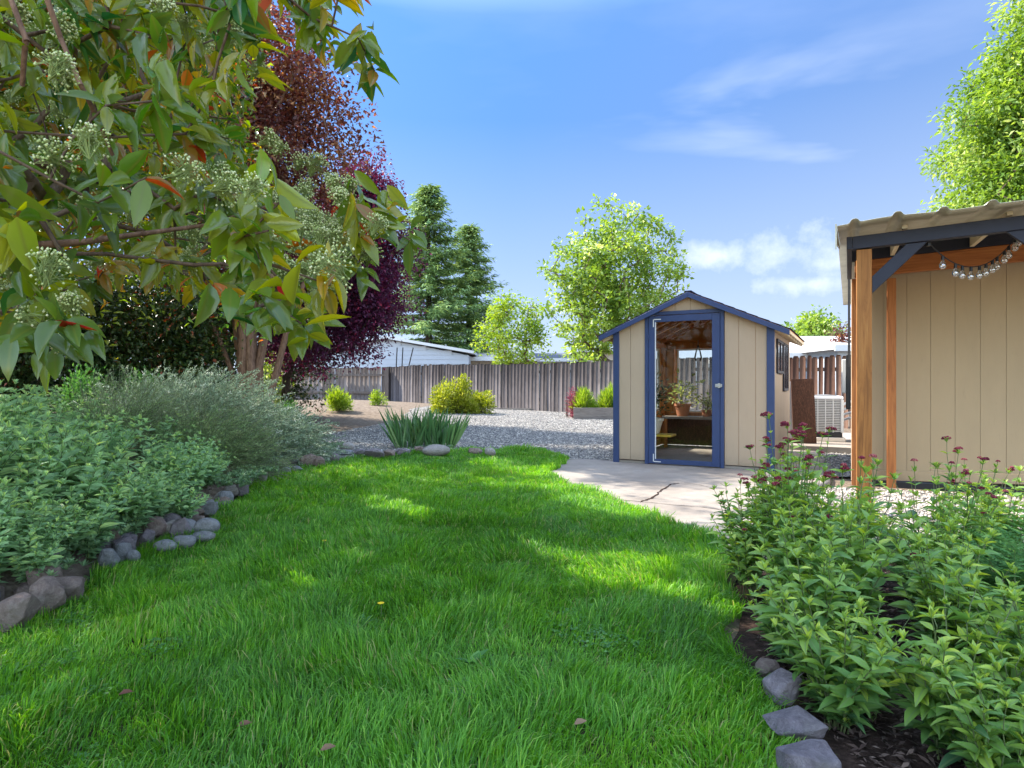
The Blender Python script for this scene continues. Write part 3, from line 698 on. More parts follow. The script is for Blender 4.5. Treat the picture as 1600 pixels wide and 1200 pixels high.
# ---- things in the shed
SM = Matrix.Translation((1.417, 8.8, .03)) @ Matrix.Rotation(ANG, 4, 'Z')
def inshed(x, y, z): return SM @ Vector((x, y, z))
b = empty('potting_bench', inshed(.12, 2.0, .03), ANG, label='dark wooden potting bench against the rear windows inside the shed', cat='bench')
k = MB(); k.box(.0, 1.78, .03, .40, .47, .51); k.build('bench_top', M['old_wood'], b)
k = MB(); k.box(.02, 1.76, .30, .33, .03, .465)
k.build('bench_panel', M['rust'], b)
for x in (.03, 1.7):
    k = MB(); k.box(x, x+.05, .035, .085, 0, .469); k.build('leg', M['redwood'], b)
k = empty('shelf', inshed(.10, .42, .33), ANG, label='small yellow shelf low on the left wall inside the shed', cat='shelf')
q = MB(); q.box(0, .56, 0, .34, 0, .03); q.build('shelf_board', M['yellow'], k, .008)
q = MB(); q.bar((.02, .17, -.2), (.4, .17, -.004), .025, .02); q.build('shelf_brace', M['redwood'], k)
def pot(loc, r0, r1, h, m, lab, leafc, n, spread, hh, lw=.08):
    p = empty('potted_plant', loc, 0, label=lab, cat='potted plant')
    q = MB(); q.lathe([(0, 0), (r0, 0), (r1*.95, h*.82), (r1*1.06, h*.82), (r1*1.06, h), (r1*.95, h), (r1*.9, h*.85), (0, h*.85)], k=20); q.build('pot', m, p, smooth=False)
    P = np.column_stack([RNG.normal(0, spread*.45, n), RNG.normal(0, spread*.45, n), h+np.abs(RNG.normal(hh*.5, hh*.28, n))])
    D = unit(P*np.array([1,1,.25])+RNG.normal(0, .05, (n, 3))); Nn = RNG.normal(0, .4, (n, 3))+np.array([0,0,1.])
    a = Acc(); a.add(*leaves(P, D, Nn, RNG.uniform(lw*.6, lw*1.2, n), .55, 1, .2, .3))
    link('leaves', a.mesh('leaves'), leafc, p)
    ns = 9; a = Acc(); A = np.tile([[0, 0, h*.85]], (ns, 1)); B = np.column_stack([RNG.normal(0, spread*.4, ns), RNG.normal(0, spread*.4, ns), h+np.abs(RNG.normal(hh*.6, hh*.2, ns))])
    a.add(*tubes(A, B, .006, .003)); link('stems', a.mesh('stems'), M['stem'], p); return p
# leaf materials
M['stem'] = simple('green_stem', (.10,.13,.045), .6, .2)
M['stem_red'] = simple('reddish_stem', (.16,.07,.04), .6, .2)
M['bark'] = bark('bark', (.07,.045,.03), (.20,.135,.09)); M['bark_d'] = bark('dark_bark', (.03,.022,.018), (.09,.065,.05)); M['bark_b'] = bark('brown_bark', (.10,.055,.035), (.30,.18,.115))
M['lf_pot'] = leafmat('pot_leaf', [(0, (.20,.28,.07)), (.6, (.36,.42,.14)), (1, (.55,.55,.25))])
M['lf_potd'] = leafmat('dark_pot_leaf', [(0, (.03,.05,.02)), (.5, (.08,.10,.04)), (1, (.25,.26,.14))])
pot(inshed(.42, 2.2, .545), .09, .13, .20, M['terracotta'], 'plant with pale leaves in a terracotta pot on the bench', M['lf_pot'], 150, .26, .38, .1)
pot(inshed(.36, .60, .365), .09, .15, .22, M['potwhite'], 'leafy plant in a cream pot on the yellow shelf', M['lf_potd'], 260, .28, .55, .08)
pot(inshed(.80, 2.2, .545), .06, .08, .10, M['terracotta'], 'low bushy seedling pot near the middle of the bench', M['lf_pot'], 160, .24, .22, .07)
pot(inshed(1.1, 2.2, .545), .07, .10, .10, M['black'], 'trailing green plant in a black pot on the bench', M['lf_pot'], 150, .26, .22, .07)
q = MB(); q.hexa([(0,0,0),(.16,0,0),(.16,.12,0),(0,.12,0)], [(.03,.03,.10),(.10,.02,.13),(.09,.1,.12),(.02,.1,.1)])
o = q.build('seed_bag', M['white'], None, .012, label='small white bag lying on the yellow shelf beside the cream pot', cat='bag'); o.location = inshed(.12, .44, .361); o.rotation_euler = (0, 0, ANG)
for i, (x, lab) in enumerate(((.98, 'long handled hoe with a red shaft hanging from the shed rafters'), )):
    o = empty('garden_hoe', inshed(x+.12, 2.02, .56), ANG, label=lab, cat='garden tool')
    q = MB(); q.tube([(0, 0, 0), (.02, .02, 1.26)], .013); q.build('shaft', M['tools'], o)
    q = MB(); q.box(-.07, .07, -.01, .01, 1.20, 1.26); q.build('blade', M['black'], o)
for i, (x, lab) in enumerate(((.72, 'black handled shears hanging left of the red hoe in the shed'), (1.02, 'black handled loppers hanging right of the red hoe in the shed'))):
    o = empty('hand_shears', inshed(x, 1.95, 1.47), ANG, label=lab, cat='garden tool')
    for sg in (-1, 1):
        q = MB(); q.tube([(0, 0, .22), (sg*.03, 0, .12), (sg*.05, 0, .02), (sg*.03, 0, -.03)], [.008, .010, .013, .013]); q.build('handle', M['black'], o)
    q = MB(); q.tube([(0, 0, .22), (0, 0, .30)], .006); q.build('blade', M['metal'], o)

# ---- tan outbuilding on the right (origin at its near left corner)
OB = (3.80, 7.12, .0)
ob = empty('outbuilding', OB, ANG, label='large tan sided outbuilding behind the cedar posts of the patio cover', cat='building')
tilt = .035
f = MB(); bk = MB(); cut_wall(f, 'x', .10, 8.0, .14, lambda a: 2.66+a*tilt, 0, .014, [], .215, gap=.003, start=.19, back=bk)
f.build('front_wall', M['siding2'], ob); bk.build('wall_sheathing', M['backing'], ob)
f = MB(); cut_wall(f, 'y', .10, 6.0, .14, flat(2.62), 0, .014, [], .305, gap=.01); f.box(.016, .1, .1, 6, .1, 2.6); f.build('side_wall', M['white'], ob)
f = MB(); f.hexa([(.101,-.022,.045),(8,-.022,.045+7.9*.035),(8,.02,.045+7.9*.035),(.101,.02,.045)], [(.101,-.022,.15),(8,-.022,.15+7.9*.035),(8,.02,.15+7.9*.035),(.101,.02,.15)])
f.build('base_trim', M['siding2'], ob, .004)
f = MB(); f.box(-.024, .10, -.024, -.001, .03, 2.6); f.build('corner_trim', M['cream'], ob, .003)
f = MB(); f.box(-.024, -.001, .0, .10, .03, 2.6); f.build('corner_trim', M['white'], ob, .003)
f = MB(); f.box(.0, 8, -.015, .1, -.1, .043); f.build('footing', M['black'], ob)
f = MB(); f.hexa([(-.15,-.03,2.66),(8,-.03,2.95),(8,6.2,2.95),(-.15,6.2,2.66)], [(-.15,-.03,2.70),(8,-.03,2.99),(8,6.2,2.99),(-.15,6.2,2.70)]); f.build('roof', M['roofmetal'], ob)
f = MB(); f.tube([(-.045, .35, 2.6), (-.045, .35, 1.3)], .012); f.build('conduit', M['black'], ob)
f = MB(); f.box(-.13, -.026, 1.2, 1.45, .98, 1.42); f.build('meter_box', M['acgrey'], ob, .01)
f = MB(); f.box(-.08, -.026, .5, .7, .8, 1.45); f.build('switch_box', M['black'], ob, .01)
# ---- patio cover (origin: foot of the near left post)
pc = empty('patio_cover', (2.905, 5.4, .0), ANG, label='open patio cover with a cedar post, black beams and corrugated roof', cat='patio cover')
def plen(name, x0, x1, y0, y1, z0, z1, m, bev=.004):
    q = MB(); q.hexa([(x0,y0,z0+x0*tilt),(x1,y0,z0+x1*tilt),(x1,y1,z0+x1*tilt),(x0,y1,z0+x0*tilt)], [(x0,y0,z1+x0*tilt),(x1,y0,z1+x1*tilt),(x1,y1,z1+x1*tilt),(x0,y1,z1+x0*tilt)])
    return q.build(name, m, pc, bev)
DY = 1.86        # wall line
q = MB(); q.box(0, .115, 0, .115, .0, 2.232); q.build('post', M['post'], pc, .005)
plen('beam', -.03, 6.2, -.012, .07, 2.238, 2.345, M['navy'])
q = MB(); q.box(-.072, -.031, -.012, DY-.1, 2.24, 2.345); q.build('rim_board', M['navy'], pc, .003)
q = MB(); a_, b_ = .117, .60
q.hexa([(a_,.02,1.86),(a_+.001,.02,1.86),(a_+.001,.058,1.86),(a_,.058,1.86)], [(a_,.02,2.0),(a_+.001,.02,2.0),(a_+.001,.058,2.0),(a_,.058,2.0)])
q = MB(); q.prism([(.117,1.86),(.117,2.0),(.362,2.246),(.505,2.25)], 'y', .005, .045)
q.build('brace', M['navy'], pc, .002)
q = MB(); q.prism([(1.02,2.272),(1.16,2.277),(1.72,1.75),(1.72,1.62)], 'y', .005, .045); q.build('brace', M['navy'], pc, .002)
# back (wall) frame
q = MB(); q.box(.30, .385, DY-.135, DY-.05, .0, 2.22); q.build('post', M['redwood'], pc, .004)
q = MB(); q.box(-.03, .03, DY-.125, DY-.05, .0, 2.24); q.build('post', M['redwood'], pc, .004)
plen('beam', .0, 6.2, DY-.13, DY-.05, 2.255, 2.43, M['redwood_x'])
plen('ledger', -.06, 6.2, DY-.135, DY-.045, 2.434, 2.56, M['navy'])
i = 0
for x in (.33, 1.02, 1.75, 2.5, 3.3, 4.1):
    q = MB(); x0, x1 = x, x+.04; z0, z1 = 2.36+x*tilt, 2.575+x*tilt
    q.hexa([(x0,.0,z0-.0),(x1,.0,z0-.0),(x1,DY-.14,z1-.13),(x0,DY-.14,z1-.13)], [(x0,.0,z0+.0+.03),(x1,.0,z0+.03),(x1,DY-.14,z1+.0),(x0,DY-.14,z1+.0)]); q.build('rafter', M['cream'], pc, .002)
# corrugated roof sheet, higher at the wall
def corr(x):     # rib profile
    t = ((x+.06) % .30)/.30
    return .032*float(sm(.0, .10, t)*(1-sm(.20, .30, t)))
xs = np.arange(-.14, 6.3, .0125); ys = [-.30, -.1, .4, 1.0, 1.5, DY-.02]
V = []; rr = random.Random(5)
for lay in (0, .003):
    for y in ys:
        for x in xs:
            wz = .010*math.sin(x*3.1+.5)+.006*math.sin(x*7.7)
            V.append((x, y, 2.392+x*tilt+(y+.3)*.107+corr(x)+wz*(1 if y < 0 else .2)+lay))
nx = len(xs); ny = len(ys); Q = []
for l in (0, 1):
    for j in range(ny-1):
        for k in range(nx-1):
            a = l*nx*ny+j*nx+k; Q.append((a, a+1, a+nx+1, a+nx) if l else (a, a+nx, a+nx+1, a+1))
for k in range(nx-1): a = k; b = nx*ny+k; Q.append((a, a+1, b+1, b))
link('roof_sheet', make_mesh('roof_sheet', V, Q, smooth=True), M['roofmetal'], pc)
q = MB(); q.prism([(-.31, 2.40), (DY, 2.63), (DY, 2.60), (-.2, 2.26), (-.31, 2.19)], 'x', -.155, -.143); q.build('rake_flashing', M['roofmetal'], pc)
# ---- string lights
SLM = Matrix.Translation((2.905, 5.4, 0)) @ Matrix.Rotation(ANG, 4, 'Z')
pA = SLM @ Vector((.52, .07, 2.255)); pB = SLM @ Vector((1.30, .95, 2.48)); pC = SLM @ Vector((2.6, 1.5, 2.30))
sl_o = empty('string_lights', pA, 0, label='sagging string of clear bulbs under the patio cover roof', cat='string lights')
def cat(a, b, sag, t): p = a.lerp(b, t); p.z -= sag*4*t*(1-t); return p
pts = [cat(pA, pB, .27, i/28)-pA for i in range(29)]+[cat(pB, pC, .12, i/10)-pA for i in range(1, 11)]
q = MB(); q.tube(pts, .0045, 6); q.build('cable', M['black'], sl_o)
q = MB(); q.tube([(0,0,-.03), (0,0,.03)], [.02, .02], 8); q.build('hook', M['black'], sl_o)
bulb_me = None
for n_, t in enumerate((.14, .27, .34, .43, .52, .59, .66, .71, .79, .84, .91, .95, 1.06, 1.2)):
    p = (cat(pA, pB, .27, t) if t <= 1 else cat(pB, pC, .12, (t-1)*2))-pA
    if bulb_me is None:
        q = MB(); q.tube([(0,0,0), (0,0,-.034)], [.011, .013], 8); s_ = q.build('socket', M['black'], sl_o); sock = s_.data
        q = MB(); q.lathe([(.010,-.034),(.013,-.045),(.022,-.062),(.027,-.08),(.024,-.096),(.014,-.107),(.0,-.110)], k=14); b_ = q.build('bulb', M['bulb'], s_, smooth=True); bulb_me = b_.data
        q = MB(); q.tube([(0,0,-.034),(.006,0,-.05),(-.006,0,-.06),(.006,0,-.07),(0,0,-.078)], .0016, 5); fl = q.build('filament', M['metal'], s_); fil = fl.data
    else:
        s_ = link('socket', sock, None, sl_o); link('bulb', bulb_me, None, s_); link('filament', fil, None, s_)
    s_.location = p
# ---- air conditioner, panel, downspout
def gl(px, Y, z=0): v = PX(px, 600, Y); return Vector((v.x, v.y, z))
acx = gl(1287, 11.35, .10)
ac = empty('air_conditioner', acx, R(-20), label='white outdoor air conditioner unit on a pad between shed and outbuilding', cat='air conditioner')
q = MB(); q.box(-.31, .31, -.31, .31, 0, .075); q.build('pad', M['potwhite'], ac, .01)
q = MB(); q.box(-.265, .265, -.265, .265, .076, .16); q.build('base_pan', M['black'], ac, .01)
q = MB(); q.box(-.235, .235, -.235, .235, .161, .73); q.build('coil', M['acdark'], ac)
q = MB(); q.box(-.28, .28, -.28, .28, .731, .79); q.build('top_cap', M['white'], ac, .02, seg=2)
q = MB(); q.lathe([(.2, .791), (.21, .80), (.05, .815), (0, .815)]); q.build('fan_grille', M['acdark'], ac)
for sgx, sgy in ((-1,-1),(1,-1),(1,1),(-1,1)):
    q = MB(); q.box(sgx*.26-.025, sgx*.26+.025, sgy*.26-.025, sgy*.26+.025, .161, .730); q.build('corner_post', M['acgrey'], ac, .01)
q = MB()
for i in range(19):
    z = .18+i*.029; q.box(-.234, .234, -.262, -.245, z, z+.013); q.box(.245, .262, -.234, .234, z, z+.013); q.box(-.262, -.245, -.234, .234, z, z+.013)
for x in (-.12, 0, .12): q.box(x-.008, x+.008, -.268, -.2625, .161, .73)
q.build('louvres', M['acgrey'], ac)
q = MB()
for j in range(4):
    a = Vector((.28, .05-.1*j, .35+.1*j)); q.tube([a+Vector((.5,.1,0))*t+Vector((0,0,math.sin(t*3.1)*.12-.15*t)) for t in [i/8 for i in range(9)]], .022, 8)
q.build('refrigerant_pipes', M['white'], ac, smooth=True)
q = MB(); q.box(-.18, .18, -.022, .022, 0, 1.17)
o = q.build('leaning_panel', M['rust'], None, .003, label='rusty brown board leaning beside the air conditioner', cat='board'); o.location = gl(1258, 10.75, .02); o.rotation_euler = (R(-4), R(-1.5), R(-12))
q = MB(); q.box(-.11, .11, -.02, .02, 0, 1.12)
o = q.build('metal_sheet', M['white'], None, .003, label='pale narrow sheet standing between shed and rusty board', cat='board'); o.location = gl(1243, 10.95, .02); o.rotation_euler = (R(-3), R(1), R(-10))
# ================================================================== FENCES
def boards(name, a, b, w_, hf, top, m, parent, seed, dog=.012, thick=.018, gap=.006, org=(0,0,0), skew=.02):
    rr = random.Random(seed); a = Vector(a); b = Vector(b); d = (b-a); L = d.length; d.normalize(); nn = Vector((-d.y, d.x, 0))
    V = []; Q = []; T = []; rn = []; x = 0
    while x < L-.02:
        ww = w_*rr.uniform(.82, 1.12); p = a+d*x; p2 = a+d*min(x+ww-gap*rr.uniform(.3, 1.8), L); off = nn*rr.uniform(-.010, .010); tp = top(x/L)+rr.uniform(-.022, .022)
        z0 = min(Hf(p.x, p.y), Hf(p2.x, p2.y))-.06 if hf is None else hf
        tl = rr.uniform(-skew, skew)
        pr = [(0, z0), (1, z0), (1, tp-dog*2.2), (1-dog*9, tp), (dog*9, tp), (0, tp-dog*2.2)]
        n0 = len(V)
        for th in (-thick/2, thick/2):
            for u, z in pr:
                c = p.lerp(p2, u)+off+nn*th+d*(tl*(z-z0)/1.8); V.append((c.x-org[0], c.y-org[1], z-org[2]))
        k = rr.random(); rn += [k]*12
        for f0 in (0, 6):
            i = n0+f0; Q.append((i, i+1, i+2, i+5)); Q.append((i+5, i+2, i+3, i+4))
        for i in range(6): j = (i+1) % 6; Q.append((n0+i, n0+j, n0+6+j, n0+6+i))
        x += ww
    me = make_mesh(name, V, Q, rnd=rn); return link(name, me, m, parent)
FA = Vector((-5.0, 26.0, 0)); FB = Vector((7.8, 15.0, 0)); fd = (FB-FA)
def fpt(t): return FA+fd*t
fe = empty('rear_fence', (FA.x, FA.y, 0), 0, label='long weathered grey board fence behind the gravel yard', cat='fence')
boards('board_panel', FA, fpt(.90), .165, None, lambda t: 1.80+.03*math.sin(t*9), M['fence'], fe, 3, org=FA)
def rails(a, b, zs, parent, m, org, off):
    q = MB(); a = Vector(a)-Vector(org); b = Vector(b)-Vector(org); d = (b-a).normalized(); nn = Vector((-d.y, d.x, 0))*off
    for z in zs: q.bar(a+nn+Vector((0,0,z)), b+nn+Vector((0,0,z)), .04, .09)
    q.build('rail', m, parent)
rails(FA, fpt(.9), (.6, 1.5), fe, M['old_wood'], FA, .045)
for t in np.linspace(0, .9, 8):
    p = fpt(t)-FA; q = MB(); q.box(-.045, .045, -.045, .045, 0, 1.6); o = q.build('post', M['old_wood'], fe); o.location = (p.x+.06, p.y+.09, 0)
fr_ = empty('side_fence', tuple(fpt(.90)), 0, label='reddish brown dog eared fence seen between shed and outbuilding', cat='fence')
boards('board_panel', fpt(.90), fpt(1.08), .145, None, lambda t: 1.77, M['fence_r'], fr_, 5, org=fpt(.9), dog=.022, gap=.016)
rails(fpt(.9), fpt(1.08), (.5, 1.45), fr_, M['old_wood'], fpt(.9), .045)
FL = Vector((-10.6, 27.4, 0)); ORG = (-10.6, 27.4, 0)
fl_ = empty('corner_fence', ORG, 0, label='paler brown fence with post and top rail left of the yard corner', cat='fence')
boards('board_panel', FL, FA, .20, None, lambda t: 1.74+.05*t, M['fence_l'], fl_, 9, org=ORG, dog=.006, gap=.008)
rails(FL, FA, (1.46, .75), fl_, M['fence_l'], ORG, -.04)
for px in (424, 527, 606):
    t = {424: .0, 527: .53, 606: .985}[px]; p = FL.lerp(FA, t)-FL; q = MB(); q.box(-.09, .09, -.16, -.075, .2, 1.76); o = q.build('post', M['fence_l'], fl_); o.location = (p.x, p.y, 0)
for nm in ('fence_l',): pass
q = MB(); q.bar((-.8, .0, .03), (.9, 0, .03), .12, .05); o = q.build('timber_plank', M['old_wood'], None, label='weathered plank lying on the gravel at the fence foot', cat='plank'); c_ = fpt(.40); o.location = (c_.x-.1, c_.y-.35, Hf(c_.x, c_.y-.3)); o.rotation_euler = (0, 0, R(-8))
q = MB(); q.box(-.035, .035, -.035, .035, -.1, .48); p = gl(886, 18.2); o = q.build('wooden_stake', M['old_wood'], None, .004, label='short wooden stake standing left of the raised bed', cat='stake'); o.location = (p.x, p.y, Hf(p.x, p.y)); o.rotation_euler = (0, R(-2), 0)
# raised bed
rb = empty('raised_bed', (1.66, 17.3, .14), R(-6), label='grey plank raised bed full of bright green grass by the fence', cat='raised bed')
q = MB(); q.box(0, 3.2, 0, .04, 0, .32); q.box(0, .04, .041, 1.1, 0, .32); q.box(3.16, 3.2, .041, 1.1, 0, .32); q.box(.041, 3.159, 1.06, 1.1, 0, .32); q.build('bed_frame', M['old_wood'], rb, .004)
q = MB(); q.box(.041, 3.159, .041, 1.059, .02, .26); q.build('bed_soil', M['mulch'], rb)
# ================================================================== FAR HOUSES
hs = empty('white_garage', (-10.8, 34, 0), 0, label='pale blue white lap sided gable end rising behind the left fence', cat='building')
q = MB(); wl, pk, zr, zp = 8.5, 4.1, 2.72, 3.50
z = .0
def roofz(x): return zp-abs(x-pk)*(zp-zr)/4.4
while z < 3.6:     # lap boards
    z1 = z+.24
    xl, xr = 0., wl
    if z1 > zr:
        s_ = (zp-z1)/((zp-zr)/4.4); xl = max(0, pk-s_); xr = min(wl, pk+s_)
    if xr-xl > .1: q.hexa([(xl,-.02,z),(xr,-.02,z),(xr,.05,z),(xl,.05,z)], [(xl,.0,z1),(xr,.0,z1),(xr,.05,z1),(xl,.05,z1)])
    z = z1
q.box(0, wl, .06, 9, 0, zr-.1); q.prism([(0, zr-.1), (wl, zr-.1), (pk, zp-.02)], 'y', .055, 9); q.build('wall', M['lap'], hs)
for sg in (-1, 1):
    q = MB(); xe = pk+sg*4.7; ze = zr-.02
    q.hexa([(pk,-.3,zp),(xe,-.3,ze),(xe,9,ze),(pk,9,zp)], [(pk,-.3,zp+.15),(xe,-.3,ze+.15),(xe,9,ze+.15),(pk,9,zp+.15)]); q.build('roof', M['white'], hs)
for i, (x, ln) in enumerate(((619, .05), (628, .05), (638, .25))):
    p = PX(x, 574, 32.5); q = MB(); q.tube([(0, 0, 0), (ln, 0, 1.05)], .03, 6); o = q.build('garden_pole', M['black'], None, label=('leftmost of three dark thin poles before the white garage', 'middle of three dark thin poles before the white garage', 'leaning right hand one of three dark poles before the garage')[i], cat='pole', group='dark poles before the white garage'); o.location = (p.x, p.y, 1.9)
    q = MB(); q.tube([(0,0,-1.9),(0,0,.001)], .03, 6); q.build('pole_foot', M['black'], o)
def house(nm, loc, w_, d_, h, rh, wm, rm, lab, ov=.4, gable='y'):
    e = empty(nm, loc, 0, label=lab, cat='house'); q = MB(); q.box(0, w_, 0, d_, 0, h); q.build('wall', wm, e)
    q = MB()
    q.prism([(-ov, h+.002), (-ov, h+.16), (d_/2, h+rh+.16), (d_+ov, h+.16), (d_+ov, h+.002)], 'x', -ov, w_+ov); q.build('roof', rm, e)
    q = MB(); q.box(-ov, w_+ov, -ov-.06, -ov-.002, h-.06, h+.15); q.build('fascia', M['white'], e); return e
house('beige_house', (-2.3, 36, 0), 3.2, 7, 2.45, .42, M['beige'], M['tanroof'], 'low beige house with tan roof right of the white garage')
house('grey_roofed_house', (.3, 40, 0), 3.4, 7, 2.55, .5, M['white'], M['greyroof'], 'low white house with dark grey roof behind the small pale tree')
house('pale_house', (4.2, 38, 0), 2.6, 7, 3.05, .1, M['beige'], M['white'], 'pale walled house behind the large leafy tree')
house('white_roofed_house', (10.4, 25, 0), 5.0, 8, 2.15, .35, M['lap'], M['white'], 'white roofed house beyond the reddish fence on the right', ov=.3)
q = house('eave_house', (11.4, 22.4, 0), 3.0, 5, 2.3, .5, M['lap'], M['white'], 'white eave corner of a house beside the outbuilding edge', ov=.25)

# ================================================================== VEGETATION
M['grass'] = leafmat('grass', [(0, (.026,.075,.010)), (.4, (.053,.145,.016)), (.8, (.090,.20,.022)), (.95, (.16,.26,.045)), (1, (.155,.165,.055))], .5, .42, None, .35)
M['lf_val'] = leafmat('valerian_leaf', [(0, (.055,.105,.050)), (.4, (.095,.165,.078)), (.8, (.15,.235,.10)), (1, (.25,.32,.09))], .5, .30, None, .4, mid=(.19,.28,.13))
M['lf_val_r'] = leafmat('valerian_leaf_right', [(0, (.04,.10,.04)), (.45, (.095,.19,.042)), (.8, (.18,.27,.045)), (1, (.32,.38,.055))], .48, .34, None, .45, mid=(.19,.28,.11))
M['lf_phot'] = leafmat('photinia_leaf', [(0, (.014,.060,.018)), (.3, (.05,.12,.014)), (.55, (.13,.18,.014)), (.80, (.25,.23,.02)), (.91, (.40,.20,.02)), (.95, (.33,.07,.02)), (1, (.26,.03,.02))], .16, .44, None, .65, mid=(.22,.24,.04), under=(.15,.20,.035))
M['bud'] = leafmat('photinia_bud', [(0, (.30,.38,.10)), (.6, (.50,.54,.22)), (1, (.70,.69,.42))], .6, .2)
M['lf_bronze'] = leafmat('bronze_leaf', [(0, (.06,.022,.018)), (.45, (.13,.045,.03)), (.75, (.19,.085,.04)), (.9, (.32,.17,.07)), (1, (.45,.23,.10))], .5, .35, None, .4)
M['lf_purple'] = leafmat('purple_leaf', [(0, (.04,.012,.032)), (.6, (.10,.022,.068)), (.9, (.20,.03,.08)), (1, (.36,.03,.06))], .5, .32, (.20,.012,.03), .4)
M['lf_green'] = leafmat('green_tree_leaf', [(0, (.08,.14,.025)), (.5, (.14,.21,.035)), (.85, (.23,.31,.065)), (1, (.42,.46,.20))], .45, .42, None, .4)
M['lf_ash'] = leafmat('bright_tree_leaf', [(0, (.06,.12,.018)), (.5, (.125,.20,.035)), (.85, (.21,.29,.06)), (1, (.34,.39,.13))], .45, .42, None, .4)
M['lf_con'] = leafmat('conifer_needles', [(0, (.06,.11,.045)), (.5, (.11,.17,.06)), (.85, (.20,.26,.065)), (1, (.36,.41,.09))], .6, .15, None, .3)
M['lf_hedge'] = leafmat('hedge_leaf', [(0, (.015,.032,.010)), (.5, (.03,.06,.014)), (.85, (.06,.095,.02)), (.96, (.14,.15,.04)), (1, (.24,.07,.03))], .4, .28, None, .5)
M['lf_yellow'] = leafmat('yellow_shrub_leaf', [(0, (.16,.21,.02)), (.5, (.27,.33,.035)), (1, (.46,.48,.10))], .5, .35, None, .3)
M['lf_grey'] = leafmat('grey_green_needles', [(0, (.06,.09,.055)), (.5, (.11,.15,.095)), (.85, (.18,.22,.15)), (1, (.34,.37,.30))], .6, .22, None, .3)
M['lf_ros'] = leafmat('olive_needles', [(0, (.05,.085,.03)), (.5, (.085,.135,.05)), (1, (.16,.21,.09))], .6, .25, None, .3)
M['stem_grey'] = simple('grey_green_stem', (.13,.13,.09), .7)
M['stalk'] = simple('pale_stalk', (.24,.30,.08), .6)
M['lf_fern'] = leafmat('ferny_leaf', [(0, (.035,.10,.025)), (.6, (.065,.165,.04)), (1, (.12,.24,.06))], .5, .32, None, .3)
M['lf_lime'] = leafmat('lime_leaf', [(0, (.15,.26,.03)), (.6, (.26,.38,.05)), (1, (.40,.48,.10))], .5, .4, None, .3)
M['lf_sed'] = leafmat('sedum_leaf', [(0, (.07,.13,.06)), (.6, (.13,.21,.10)), (1, (.24,.32,.15))], .5, .2, None, .4)
M['lf_iris'] = leafmat('iris_leaf', [(0, (.035,.095,.03)), (.5, (.06,.145,.045)), (1, (.13,.22,.07))], .42, .25, None, .5)
M['lf_red'] = leafmat('red_shrub_leaf', [(0, (.15,.03,.045)), (.6, (.28,.07,.09)), (1, (.42,.16,.16))], .5, .3, None, .3)
M['lf_flower'] = leafmat('crimson_flower', [(0, (.10,.006,.018)), (.55, (.20,.015,.04)), (.85, (.34,.05,.07)), (1, (.50,.16,.15))], .6, .25, None, .3)
M['dand'] = simple('dandelion_yellow', (.75,.55,.02), .6); M['dead_leaf'] = leafmat('dead_leaf', [(0, (.13,.05,.03)), (1, (.32,.22,.12))], .7, .2)
M['chip'] = leafmat('bark_chip', [(0, (.03,.018,.014)), (.6, (.085,.05,.038)), (1, (.20,.14,.11))], .9, .0)

o = chips('bark_mulch', [(.95, .9), (1.0, 2.6), (1.4, 3.8), (2.2, 4.0), (4.2, 3.5), (4.2, 1.2), (2.2, .9)], 26000, M['chip'], .008, .045, .022, label='dark shredded bark mulch covering the right bed'); o['category'] = 'mulch'
o = chips('leaf_litter', [(-3.1, .8), (-2.65, 2.3), (-2.42, 3.0), (-2.3, 3.4), (-2.5, 5), (-2.9, 7), (-3.3, 9.0), (-4.3, 13), (-7, 16), (-8, 9), (-6, 4)], 9000, M['chip'], .015, .055, -.005, label='brown leaf litter on the soil of the left bed'); o['category'] = 'leaf litter'
